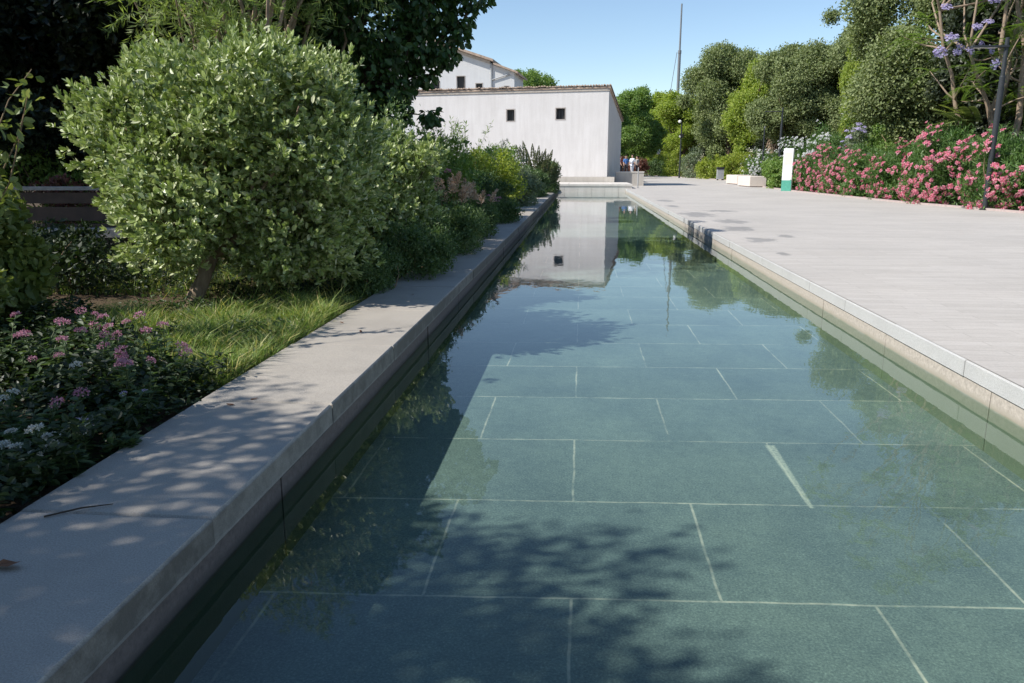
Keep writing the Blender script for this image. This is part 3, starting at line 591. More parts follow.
# trees over the left garden
def figtree():
    rng=R(21); t=thing('broadleaf_tree','tall dark broad leaved tree whose drooping branch tips hang before the barn','tree',(-5.45,16.4,-.05))
    c=np.array([.0,0,5.3]); C,q=make_lobes(rng,c,np.array([2.6,3.1,2.9]),52,.9,inner=.5)
    # hanging sprays on the pool side
    ex=np.array([(4.55,-.7,4.62,.34),(4.2,-.6,4.95,.5),(4.3,-.7,4.2,.24),(3.75,-.8,4.3,.45),(3.3,-.9,3.7,.5),(3.0,-.9,3.0,.45),(3.05,-.9,2.5,.32),(3.72,-.95,2.40,.17),(2.6,-1,3.1,.7),(2.2,-1.1,2.5,.7),(1.5,-1.2,2.4,.8),(2.6,-1,4.2,.8),(3.95,-.8,3.55,.3),(4.3,-.75,3.9,.2),(3.6,-.8,3.2,.26),(3.5,-.8,5.0,.6)])
    ex[:,0]-=1.2; ex[:,1]-=.2; C=np.vstack([C,ex[:,:3]]); q=np.concatenate([q,ex[:,3]])
    P,d,k=crown_pts(rng,C,q,56000,.35,1.3)
    out=unit(d*.7+unit(P-c)*.4); D=unit(out*.6+rng.normal(size=P.shape)*.5+np.array([0,0,-.5])); Nn=unit(out*.5+np.array([0,0,.8])+rng.normal(size=P.shape)*.45)
    mb=MB(); s=rng.uniform(.6,1.2,len(P)); leaves(mb,P,D,Nn,.145*s,.10*s,fold=.2,droop=.15); mb.build('crown',M['fig'],t)
    mb=trunk_mesh(rng,(0,0,-.1),(.1,0,2.3),.22,C[list(range(0,52,2))+[i for i in range(52,68) if i!=59]]); mb.tube(limb(rng,C[58],C[59],.05,5),[.02,.017,.014,.01,.006],5); mb.build('trunk',M['bark'],t,True)
figtree()
def feather():
    rng=R(22); t=thing('feathery_tree','feathery pale green tree with bare pale branches behind the large pittosporum','tree',(-6.2,13.9,-.05))
    C,q=make_lobes(rng,np.array([.2,-.1,4.95]),np.array([2.5,1.8,2.1]),42,.7,inner=.4)
    mb=MB(); P,d,k=crown_pts(rng,C,q,2600,.2)
    for j in range(26):  # feathery sprays: a drooping twig with thin needles
        tt=(j+1)/26; D0=unit(d+np.array([0,0,.3])); B=P+D0*.55*tt-np.array([0,0,.22])*tt**2
        side=unit(np.cross(D0,rdir(rng,len(P)))); leaves(mb,B,unit(D0*.8+side+np.array([0,0,-.1])),rdir(rng,len(P)),.17,.019,six=False)
    mb.build('crown',M['feather'],t)
    trunk_mesh(rng,(0,0,-.1),(.1,0,1.6),.14,C[:34]).build('trunk',M['palebark'],t,True)
feather()
T1=tree('evergreen_tree','very dark dense evergreen filling the upper left corner',(-11.2,16.8,-.05),(0,0,5.2),(3.3,3,4.6),56,1.1,42000,.16,.10,'dark','bark',23,.25,group=None)
T2=dup(T1,'dark evergreen left of frame shading the garden bench',(-15.5,11.5,-.05),1.9,1.1); 
T3=dup(T1,'dark evergreen beyond the bench, left of the feathery tree',(-14.2,20,-.05),4.0,1.15)
T4=dup(T1,'dark evergreen far behind the left end of the garden bench',(-20.5,23,-.05),.6,1.1)
T6=dup(T1,'added dark evergreen behind the camera, unseen sky blocker on the garden side',(-7.5,-8,-.05),2.6,1.0)  # out of view, put in to cut the sky fill on the pool
T7=dup(T1,'added dark evergreen, unseen sky blocker behind the near end of the pool',(-1.5,-12,-.05),3.6,1.2)  # likewise unseen, added to hold back sky light
T5=dup(T1,'dark evergreen far behind the gap between bench and feathery tree',(-11.5,26,-.05),5.2,1.2)
for o in(T1,T2,T3,T4,T5,T6,T7): o['group']='dark evergreens behind the bench and added unseen ones behind the camera'
# tree overhead, left of the frame: it dapples the near coping and the pool floor
def shade_tree(label,loc,c,r,nl,lr,n,seed,k=2.3):
    return tree('shade_tree',label,loc,c,r,nl,lr,int(n*k),.11,.065,'fig','bark',seed,.13,group='shade trees left of the view and added unseen sky blockers',six=False,shell=.3,nb=16,tuft=.3,fill=False)
shade_tree('leafy tree beside the camera, its canopy dappling the near coping with shade',(-6.75,.9,-.05),(.1,-.1,4.2),(1.75,1.75,1.5),30,.62,11500,31,2.1)
shade_tree('leafy tree left of the flower bed, shading the ground behind the valerian',(-12.7,7.6,-.05),(0,0,4.8),(2.4,2.3,2.6),30,.8,7000,32)
shade_tree('leafy tree behind the camera throwing shade over the near pool floor',(-8.3,-1.5,-.05),(.4,.1,6.0),(2.1,1.9,1.3),28,.62,7500,33,3.4)

shade_tree('tall leafy tree standing over the near end of the pool, unseen, added to block the sky',(.8,-4.8,-.05),(-.4,2.1,9),(4.0,3.7,2.2),44,1.0,13000,34,5.5)  # unseen crown added to block overhead sky light at the near pool
OV=[o for o in COL.objects if o.get('label','').startswith('tall leafy tree standing over')][0]
dup(OV,'added unseen leafy tree behind the camera on the garden side, blocking sky',(-4.8,-8.5,-.05),1.9,1.05); dup(OV,'added unseen leafy tree behind the camera on the plaza side, blocking sky',(7.5,-9.5,-.05),4.0,1.05); dup(OV,'added lower unseen leafy tree blocking sky behind the near coping',(-3.9,-5.4,-.05),0,.6); dup(OV,'added tallest unseen leafy tree, blocking sky well behind the camera',(1.5,-14,-.05),3.0,1.35)  # more copies added out of view to deepen shade on the near coping
# shrubs round the left edge
shrub('bright_shrub','sunlit bright green shrub cut by the left frame edge',(-5.45,6.2,-.05),(.72,.8,.86),22,.3,7000,.085,.05,'edge',41,six=True)
def spray(label,loc,tip,seed):
    rng=R(seed); t=thing('leafy_sapling',label,'shrub',loc); mb=MB(); lf=MB()
    for i in range(16):
        e=np.array(tip)+rng.normal(size=3)*np.array([.16,.22,.42]); p=limb(rng,(0,0,-.05),e,.06,8); mb.tube(p,np.linspace(.013,.003,8),5)
        a=rng.uniform(.3,1.02,46); B=np.stack([np.interp(a,np.linspace(0,1,8),p[:,k_]) for k_ in range(3)],1)+rng.normal(size=(46,3))*.03
        leaves(lf,B,unit(rng.normal(size=B.shape)+np.array([.2,0,.3])),unit(rng.normal(size=B.shape)*.6+np.array([0,0,.8])),.085*rng.uniform(.7,1.2,46),.05,six=True)
    lf.build('foliage',M['edge'],t); mb.build('stem',M['drystem'],t,True)
spray('tall thin sapling with pale leaves at the upper left frame edge',(-4.85,5.2,-.05),(.62,.1,2.1),42)
shrub('olive_shrub','olive green clipped shrub behind the garden bench',(-11.0,15.2,-.05),(1.5,1.1,1.05),24,.4,3500,.08,.04,'midgreen',43)
OS=[o for o in COL.objects if o.get('category')=='shrub' and 'clipped' in o['label']][0]; dup(OS,'olive green shrub far behind the garden bench beside the large pittosporum',(-12.8,21.5,-.05),1.2,1.35); dup(OS,'olive green shrub behind the feathery tree stem',(-8.6,18.5,-.05),2.2,1.25)
shrub('red_shrub','small reddish leaved shrub right of the garden bench',(-9.3,13.4,-.05),(.5,.5,.75),12,.25,1300,.07,.035,'red',44)
shrub('low_shrub','dark low shrub in front of the garden bench',(-8.2,10.4,-.05),(1.5,.8,.42),22,.3,3200,.07,.035,'cover',45)
shrub('low_shrub','dark leafy shrub under the left side of the large pittosporum',(-6.1,8.7,-.05),(.95,.75,.42),18,.28,2400,.06,.03,'cover',46)
# plants overgrowing the coping
SP=[('herb','low herb tuft at the coping edge beside the grass end',(-2.45,8.7,-.05),(.32,.6,.3),.04,.016),
    ('herb','dark trailing herb spilling over the coping just past the big pittosporum',(-2.18,10.3,-.05),(.5,1.1,.42),.045,.018),
    ('herb','tall dark bushy herb behind the spilling one',(-2.95,12.2,-.05),(.95,1.1,1.15),.05,.02),
    ('herb','dark herb clump leaning far over the coping, mid length of the wall',(-2.1,13.0,-.05),(.5,1.1,.42),.05,.02),
    ('herb','dark herb mound at the foot of the pink valerians',(-2.3,15.8,-.05),(.65,1.2,.42),.055,.022),
    ('herb','low herb mound before the grey green bush at the far coping',(-2.15,20.2,-.05),(.62,1.3,.5),.06,.025),
    ('midgreen','bright green shrub with rounded top between fig branches and yellow shrub',(-3.45,18.6,-.05),(1.15,1.2,1.25),.08,.035),
    ('herb','dark green shrub behind the pink valerians',(-2.9,21.2,-.05),(.9,1.2,.8),.08,.035),
    ('yellow','yellow green shrub in full sun on the left bank',(-3.25,25,-.05),(1.35,1.2,1.08),.09,.04),
    ('greygreen','grey green bush at the far coping below the echium spikes',(-2.35,29,-.05),(.85,1.6,.72),.10,.035),
    ('midgreen','leafy green bush between the yellow shrub and the echium',(-3.6,33,-.05),(1.2,1.4,1.2),.11,.045),
    ('herb','dark overhanging bush at the far left corner of the pool',(-1.9,44.5,-.05),(.75,2.4,1.0),.13,.05),
    ('herb','dark shrub covering the far coping below the barn',(-2.35,37.5,-.05),(.8,2.2,.75),.12,.05)]
for i,(lf,lb,lc,r_,a,b) in enumerate(SP):
    shrub('bushy_plant',lb,lc,r_,26,min(r_)*.42,8500,a,b,lf,60+i,tuft=.12,group='plants along the left coping')
def wispy(label,loc,h,seed,leaf='greygreen',n=40):
    rng=R(seed); t=thing('feathery_shrub',label,'shrub',loc); mb=MB(); lf=MB()
    for i in range(n):
        e=np.array([rng.normal()*.55,rng.normal()*.5,h*rng.uniform(.6,1.05)]); p=limb(rng,(rng.normal()*.1,rng.normal()*.1,-.05),e,.06,7); mb.tube(p,np.linspace(.012,.003,7),4)
        a=rng.uniform(.25,1,60); B=np.stack([np.interp(a,np.linspace(0,1,7),p[:,m_]) for m_ in range(3)],1)
        leaves(lf,B,unit(rng.normal(size=B.shape)+np.array([0,0,.7])),rdir(rng,len(B)),.17,.028,six=False)
    lf.build('foliage',M[leaf],t); mb.build('stem',M['stem'],t)
wispy('tall wispy pale green shrub standing against the white barn wall',(-4.2,24.5,-.05),2.75,81,'midgreen',52)
wispy('second wispy shrub with greyer leaves right of the first',(-3.3,26.5,-.05),2.3,82,'greygreen',30)

# echium with upright cone spikes
def echium():
    rng=R(90); t=thing('echium','silvery echium with upright cone shaped flower spikes at the far coping','plant',(-2.45,40.5,-.05)); lf=MB(); st=MB()
    tops=[(-.95,.2,2.55),(-.72,-.3,2.45),(-.6,.4,2.75),(-.35,-.2,2.3),(-.1,.3,2.62),(.1,-.3,2.25),(.25,.2,2.5),(.45,-.2,2.2),(.6,.3,2.35),(.75,-.2,2.1),(.95,.2,2.3),(.85,.4,1.95),(1.1,-.3,1.85),(1.25,.2,1.7),(.55,-.4,1.8),(-.2,-.5,1.95),(1.4,.2,1.45)]
    for x,y,z in tops:
        b=np.array([x*.75,y*.8,z-.75]); e=np.array([x,y,z]); p=limb(rng,(x*.2,y*.2,-.05),b,.06,5); st.tube(p,np.linspace(.03,.018,5),5)
        n=420; u=rng.random(n); ax=unit((e-b)[None])[0]; P=b+np.outer(u,e-b); rad=.115*(1-u**1.7)+.015
        dd=rdir(rng,n); dd=unit(dd-np.outer(dd@ax,ax)); mb=MB(); leaves(mb,P+dd*rad[:,None]*.35,unit(dd+ax*.55),rdir(rng,n),rad*.9,.035,six=False); mb.build('flower_spike',M['echspike'],t)
        m=70; a=rng.uniform(.1,1,m); B=np.stack([np.interp(a,np.linspace(0,1,5),p[:,k_]) for k_ in range(3)],1)
        dd=rdir(rng,m); dd[:,2]=abs(dd[:,2])*.6+.1; leaves(lf,B,unit(dd),np.tile([0,0,1.],(m,1))+.2*dd,.30,.05,six=True,droop=.2)
    lf.build('foliage',M['greygreen'],t); st.build('stem',M['drystem'],t)
echium()

# valerian, white umbels, buff spikes
def head(mat,rng,r,n,flat=.6):
    mb=MB(); d=rdir(rng,n); d[:,2]=abs(d[:,2]); P=d*r*np.array([1,1,flat])*rng.uniform(.6,1,n)[:,None]
    leaves(mb,P,unit(d+rng.normal(size=d.shape)*.6),unit(d+rng.normal(size=d.shape)*.4),r*.34,r*.26,six=False); return mb
rng=R(100); HP=[head(None,rng,.04,80,.8).build('flower_head',M['pinkval']) for _ in range(3)]; HW=[head(None,rng,.04,100,.5).build('flower_head',M['whiteflower']) for _ in range(2)]
HLi=head(None,rng,.022,40,.5).build('flower_head',M['lilac'])
def flowerplant(name,label,loc,h,heads,nh,seed,spread=.16,group=None,sc_=1.):
    rng=R(seed); t=thing(name,label,'flowering plant',loc,0,group); lf=MB(); st=MB()
    for i in range(nh+5):
        hh=h*rng.uniform(.78,1.05) if i<nh else h*.6
        e=np.array([rng.normal()*spread,rng.normal()*spread,hh]); p=limb(rng,(rng.normal()*.04,rng.normal()*.04,-.03),e,.06,6); st.tube(p,np.linspace(.006,.003,6),5)
        m=22; a=np.repeat(np.linspace(.15,.92,m//2),2); B=np.stack([np.interp(a,np.linspace(0,1,6),p[:,k_]) for k_ in range(3)],1)
        dd=rdir(rng,m); dd[:,2]=dd[:,2]*.3+.25; dd[1::2,:2]=-dd[::2,:2]; leaves(lf,B,unit(dd),np.array([0,0,1.])+.3*rdir(rng,m),.085*(1.25-a*.6),.034,six=True,droop=.15)
        if i<nh:
            src=heads[i%len(heads)]; c=src.copy(); COL.objects.link(c); c.parent=t; c.location=e; s=rng.uniform(.6,1.05)*sc_; c.scale=(s,s,s); c.rotation_euler=(rng.normal()*.2,rng.normal()*.2,rng.random()*6)
    lf.build('foliage',M['valleaf'],t); st.build('stem',M['stem'],t); return t
VP=[(-3.95,4.85,.42,2,'pink valerian cut by the left frame edge'),(-3.62,4.68,.42,3,'faded pink valerian beside the left frame edge one'),(-3.44,4.66,.43,2,'bright pink valerian, first tall one from the left'),
    (-3.42,4.98,.45,3,'pale pink valerian in sun near the middle of the bed'),(-3.24,4.95,.46,3,'brightest pink valerian with paired heads in the middle of the bed'),(-3.02,4.68,.42,5,'pink valerian over light green leaves right of the brightest'),
    (-2.88,4.9,.45,2,'lone valerian stem toward the grass'),(-2.62,4.1,.36,5,'shaded purple pink valerian below the sunlit ones'),(-2.78,4.25,.36,3,'dim valerian between the sunlit and the shaded purple ones'),
    (-2.62,4.55,.30,2,'single dim valerian low beside the grass'),(-2.75,3.55,.26,2,'low pink valerian at the lower left among white umbels'),(-3.3,4.3,.3,2,'sparse valerian low in the dark left bed')]
for i,(x,y,h,n,lb) in enumerate(VP): flowerplant('valerian',lb,(x,y,-.05),h,HP,n,110+i,.10,group='pink valerians in the left bed')
WP=[(-2.50,3.12,.20,4,'white umbel flowers in a cluster nearest the coping'),(-2.66,3.3,.24,3,'white umbels left of the nearest cluster'),(-2.47,3.32,.22,3,'white umbels right behind the nearest cluster'),(-2.83,4.05,.34,1,'single white umbel in the dark middle of the bed'),(-2.95,3.6,.28,2,'white umbels at the left frame edge')]
for i,(x,y,h,n,lb) in enumerate(WP): flowerplant('white_umbel',lb,(x,y,-.05),h,HW,n,130+i,.075,'white umbels in the left bed')
LP=[(-2.6,3.5,.24,2,'small lilac flowers above the white umbels'),(-2.5,3.85,.26,2,'small lilac flowers near the grass edge')]
for i,(x,y,h,n,lb) in enumerate(LP): flowerplant('lilac_flower',lb,(x,y,-.05),h,[HLi],n,140+i,.08,'lilac flowers in the left bed')
for i,(x,y,h,n,lb) in enumerate([(-2.05,17.9,.85,4,'bright pink valerian on the coping beside the buff spikes'),(-2.55,17.9,.72,3,'second pink valerian behind the coping, left of the brightest'),(-2.6,14.2,1.45,4,'tall pink valerian above the dark herbs'),(-2.3,13.2,.5,3,'small dim valerian low on the dark herbs')]):
    flowerplant('valerian',lb,(x,y,-.05),h,HP,n,150+i,.14,'pink valerians along the coping',1.6)
def buff(label,loc,h,n,seed):
    rng=R(seed); t=thing('plume_plant',label,'flowering plant',loc,0,'buff plumes by the coping'); st=MB(); lf=MB()
    for i in range(n):
        e=np.array([rng.normal()*.2,rng.normal()*.25,h*rng.uniform(.8,1.05)]); p=limb(rng,(0,0,-.03),e,.05,6); st.tube(p,np.linspace(.008,.003,6),5)
        m=80; a=rng.uniform(.74,1.,m); B=np.stack([np.interp(a,np.linspace(0,1,6),p[:,k_]) for k_ in range(3)],1); d=rdir(rng,m); d[:,2]=abs(d[:,2])
        mb=MB(); leaves(mb,B,unit(d),rdir(rng,m),.07*(1.15-a)/.2,.02,six=False); mb.build('plume',M['buff'],t)
        m=24; a=rng.uniform(.1,.7,m); B=np.stack([np.interp(a,np.linspace(0,1,6),p[:,k_]) for k_ in range(3)],1); d=rdir(rng,m); leaves(lf,B,d,rdir(rng,m),.1,.03)
    lf.build('foliage',M['herb'],t); st.build('stem',M['drystem'],t)
buff('tall buff flower plumes leaning above the dark herbs',(-2.35,14.5,-.05),1.35,8,160); buff('shorter pinkish buff plumes right of the tall ones',(-2.1,15.6,-.05),1.15,6,161)

# grass and ground cover
rng=R(200)
def inpoly(P,poly):
    x,y=P[:,0],P[:,1]; c=np.zeros(len(P),bool); n=len(poly)
    for i in range(n):
        (x1,y1),(x2,y2)=poly[i],poly[(i+1)%n]; c^=((y1>y)!=(y2>y))&(x<(x2-x1)*(y-y1)/(y2-y1+1e-9)+x1)
    return c
def blades(poly,n,h,seed,name,mat):
    rng=R(seed); a=np.array(poly); P=rng.uniform(a.min(0),a.max(0),(n*3,2)); P=P[inpoly(P,poly)][:n]; n=len(P)
    cl=(np.sin(P[:,0]*7+np.sin(P[:,1]*5)*2)*np.cos(P[:,1]*6.3)+1)*.5; H=h*(.45+.8*cl)*rng.uniform(.5,1.3,n)
    B=np.c_[P,np.full(n,-.075)]; lean=rng.normal(size=(n,2))*.55; w=.0035+.003*rng.random(n)
    az=rng.random(n)*2*PI; S=np.c_[np.cos(az),np.sin(az),np.zeros(n)]*w[:,None]
    M1=B+np.c_[lean*H[:,None]*.35,H*.6]; T=B+np.c_[lean*H[:,None]*1.05,H*.95]
    V=np.stack([B-S,B+S,M1+S*.8,M1-S*.8,T],1).reshape(-1,3); i=np.arange(n)[:,None]*5
    mb=MB(); mb.add(V,i+np.array([0,1,2,3])); mb.add(V[:0],np.zeros((0,3),int)); mb.f.append(i+np.array([3,2,4])); tag(mb.build(name,M[mat]),kind='stuff')
blades([(-2.36,4.7),(-2.36,7.9),(-3.0,7.5),(-3.5,6.9),(-4.6,6.9),(-5.0,6.2),(-4.2,5.9),(-3.3,5.4),(-2.8,4.7)],24000,.19,201,'grass','grass')
blades([(-2.36,8.2),(-2.36,11),(-9,11.5),(-9,8.5),(-5,8.4)],9000,.16,202,'grass','grass')
blades([(-2.36,4.7),(-2.36,8.4),(-3.0,7.8),(-3.6,7.3),(-4.8,7.0),(-4.2,5.9),(-3.3,5.4),(-2.8,4.7)],900,.27,207,'tall_grass','grass')
def cover(poly,n,h,seed,mat,Ln,W):
    rng=R(seed); a=np.array(poly); P=rng.uniform(a.min(0),a.max(0),(n*3,2)); P=P[inpoly(P,poly)][:n]; n=len(P)
    hh=h*(.5+.5*np.sin(P[:,0]*4.1+1)*np.sin(P[:,1]*3.3))*rng.random(n)**.6+.02
    B=np.c_[P,hh-.06]; D=unit(rng.normal(size=(n,3))*np.array([1,1,.4])+np.array([0,0,.25])); mb=MB()
    leaves(mb,B,D,unit(np.array([0,0,1.])+rng.normal(size=(n,3))*.4),Ln*rng.uniform(.6,1.3,n),W,six=True,droop=.12); tag(mb.build('ground_cover',M[mat]),kind='stuff')
cover([(-2.3,2.0),(-2.34,4.9),(-2.9,5.0),(-3.3,6.0),(-4.3,6.4),(-5.6,7.2),(-6.0,3.0),(-4,1.2)],26000,.34,203,'cover',.055,.028)
cover([(-2.4,8.3),(-2.4,11),(-7,11),(-7,8.4)],5000,.2,204,'cover',.06,.03)
cover([(-2.35,10),(-2.35,50),(-8,50),(-8,10)],12000,.3,205,'herb',.12,.05)
cover([(-2.36,4.9),(-2.36,8.2),(-3.3,8.0),(-4.6,8.0),(-5.0,6.6),(-4.2,6.3),(-3.3,5.9),(-2.9,4.9)],4200,.17,206,'valleaf',.05,.022)
# trailing sprig, twig and dry leaf on the coping
flowerplant('sprig','small lone leafy sprig poking over the shaded near coping',(-2.34,3.55,-.05),.16,HP,0,210,.05)
mb=MB(); mb.tube([(-2.16,2.72,.006),(-2.05,2.80,.012),(-1.95,2.86,.006)],[.004,.004,.002],5); tag(mb.build('twig',M['twig']),'thin dark twig lying on the shaded near coping','twig')
mb=MB(); V=np.array([[0,0,.004],[.03,.025,.02],[.09,.02,.012],[.12,0,.03],[.085,-.025,.02],[.03,-.02,.016]])+np.array([-2.08,2.33,0]); mb.add(V,[(0,1,2,3),(0,3,4,5)]); tag(mb.build('dry_leaf',M['dryleaf']),'curled brown dry leaf on the near coping at the left frame edge','leaf')

rng=R(211); dl=bpy.data.objects['dry_leaf']
for i in range(5):
    o=dl.copy(); COL.objects.link(o); a=rng.uniform(0,6.28); sc1=rng.uniform(.25,.5); x=rng.uniform(-2.25,-1.85); y=rng.uniform(3.6,8.5)
    o.scale=(sc1,)*3; o.rotation_euler=(0,0,a); px,py=-2.02*sc1,2.33*sc1; o.location=(x-(px*math.cos(a)-py*math.sin(a)),y-(px*math.sin(a)+py*math.cos(a)),.001); o['label']='small dry leaf scattered on the coping beside the grass'; o['group']='dry leaves on the coping'
# ---------------------------------------------------------------- right side: oleanders
rng=R(300); 
def cluster(rng,mat,r=.13,n=34,s=.06):
    mb=MB(); d=rdir(rng,n); d[:,2]=abs(d[:,2]); P=d*r*np.array([1,1,.6])*rng.uniform(.35,1,n)[:,None]; Nn=unit(d*.5+np.array([0,0,.9])+rng.normal(size=d.shape)*.25)
    D=unit(np.cross(Nn,rdir(rng,n))); leaves(mb,P-D*s*.5,D,Nn,s,s*.9,six=True); return mb.build('blossom',M[mat])
BP=[cluster(rng,'pinkole') for _ in range(4)]; BWt=[cluster(rng,'whiteole',.13,26,.065) for _ in range(3)]; BPu=[cluster(rng,'purple',.2,44,.08) for _ in range(3)]
def oleander(label,loc,r,nb,seed,bl,group,n=13000,name='oleander',L_=.16,W_=.035,bias=(-.8,-.5,.3),leaf='oleander'):
    t=shrub(name,label,loc,r,34,min(r)*.40,n,L_,W_,leaf,seed,group,six=False,up=.7,jit=.6,tuft=.25,zc=r[2]*.88,ns=14)
    rng=R(seed+1); f=t.children[0]; V=np.empty(len(f.data.vertices)*3,np.float32); f.data.vertices.foreach_get('co',V); V=V.reshape(-1,3)
    c=np.array([0,0,r[2]*.9]); sc0=.8*((V-c)/np.array(r))@unit(np.array([bias]))[0]+1.3*np.linalg.norm((V-c)/np.array(r),axis=1)+rng.random(len(V))*.35
    cand=V[np.argsort(-sc0)[:len(V)//6]]; cen=cand[rng.permutation(len(cand))[:15]]
    k=0; items=[]
    for i in rng.permutation(len(cand)):
        p=cand[i]
        if np.min(np.linalg.norm(cen-p,axis=1))>.72 and rng.random()<.8: continue
        w_=unit((p-c)[None])[0]; q=Vector(w_+np.array([-.25,-.2,.35])+rng.normal(size=3)*.25).to_track_quat('Z','Y')
        items.append((rng.uniform(.4,.95),p+w_*.07,q,bl[k%len(bl)])); k+=1
        if k>=nb*3.6: break
    items.sort(key=lambda x:-x[0]); ex=MB()
    for j,(sz,p,q,src) in enumerate(items):
        if j<90: o=src.copy(); COL.objects.link(o); o.parent=t; o.location=p; o.scale=(sz,)*3; o.rotation_euler=q.to_euler()
        else:
            V=np.empty(len(src.data.vertices)*3,np.float32); src.data.vertices.foreach_get('co',V); V=V.reshape(-1,3)@np.array(q.to_matrix()).T*sz+p
            ex.add(V,np.array([list(f.vertices) for f in src.data.polygons]))
    if len(items)>90: tag(ex.build('small_blossoms',bl[0].data.materials[0],t),kind='stuff')
    return t
OL=[(14.75,23.6,1.35,1.6,1.55,52,'pink oleander at the right frame edge behind the lamp foot'),(14.25,27.6,1.4,1.8,1.52,62,'pink oleander just left of the near lamp post'),(13.75,31.4,1.4,1.9,1.58,70,'tallest pink oleander, crowded with blossom'),
    (13.6,34.9,1.3,1.6,1.25,40,'green sided pink oleander left of the tallest'),(13.45,38.2,1.3,1.6,1.12,22,'mostly green pink oleander with the fewest blossoms'),(13.5,41.6,1.35,1.7,1.42,55,'rounded pink oleander in the left half of the hedge'),
    (13.3,45.2,1.25,1.6,1.2,48,'leftmost pink oleander, beside the totem sign')]
for i,(x,y,a,b,h,n,lb) in enumerate(OL): oleander(lb,(x,y,0),(a,b,h),n,310+2*i,BP,'pink oleanders along the plaza')
oleander('white flowering oleander rising behind the totem sign',(15.6,56,0),(1.9,2.2,1.9),90,340,BWt,'white oleanders',11000)
oleander('tallest white oleander left of the purple shrub',(17.3,57.5,0),(2.1,2.0,2.6),100,342,BWt,'white oleanders',11000)
oleander('shaded white oleander behind the slim distant posts',(16.4,73,0),(1.9,2,1.5),60,344,BWt,'white oleanders',9000)
oleander('purple flowering shrub between white and pink oleanders',(15.6,46.5,0),(.85,1.0,1.95),9,346,BPu,None,3500,'purple_shrub',.12,.04,leaf='greygreen')
shrub('bright_shrub','bright green shrub right of the purple flowering shrub',(16.7,46,0),(1.25,1.3,1.95),24,.55,4500,.14,.06,'midgreen',350)
HG=[('midgreen',(13.0,52.2,0),(1.0,1.8,1.05),'green shrub just left of the totem sign'),('midgreen',(13.9,58.5,0),(1.1,2.2,1.0),'green shrub behind the stone bench blocks'),('yellow',(15.8,74,0),(1.3,1.8,.95),'small yellow green shrub right of the dark gap'),
    ('yellow',(16.5,85.8,0),(2.5,1.9,1.6),'yellow shrub behind the litter bin'),('yellow',(14.9,92,0),(1.9,2.2,1.3),'low yellow shrub left of the litter bin'),('greygreen',(13.9,100,0),(1.5,2.4,2.0),'grey green shrub behind the camera pole'),('midgreen',(15.9,98,0),(1.6,2,1.5),'green shrub between the camera pole and the yellow shrubs'),
    ('yellow',(12.9,113,0),(2.2,3.5,1.9),'tall yellow hedge bush left of the camera pole'),('yellow',(12.4,123,0),(1.7,3.2,1.9),'farther yellow hedge bush by the small path lamp'),('yellow',(13.2,138,0),(2,3.5,2.0),'farthest yellow hedge bush beyond the path lamp')]
for i,(lf,lc,r_,lb) in enumerate(HG): shrub('hedge_shrub',lb,lc,r_,26,min(r_)*.45,5000,.17,.09,lf,360+i,'hedge shrubs beyond the plaza')
for i,(x,y,h,lb) in enumerate([(6.6,97,1.25,'dusky brown shrub behind the group of people'),(4.3,90,1.2,'dusky brown shrub at the barn corner behind the people'),(8.6,100,1.1,'dusky brown shrub right of the people')]):
    shrub('brown_shrub',lb,(x,y,.3),(1.8,1.3,h),18,.55,2500,.16,.09,'red' if i<2 else 'herb',380+i,'dusky shrubs behind the people')
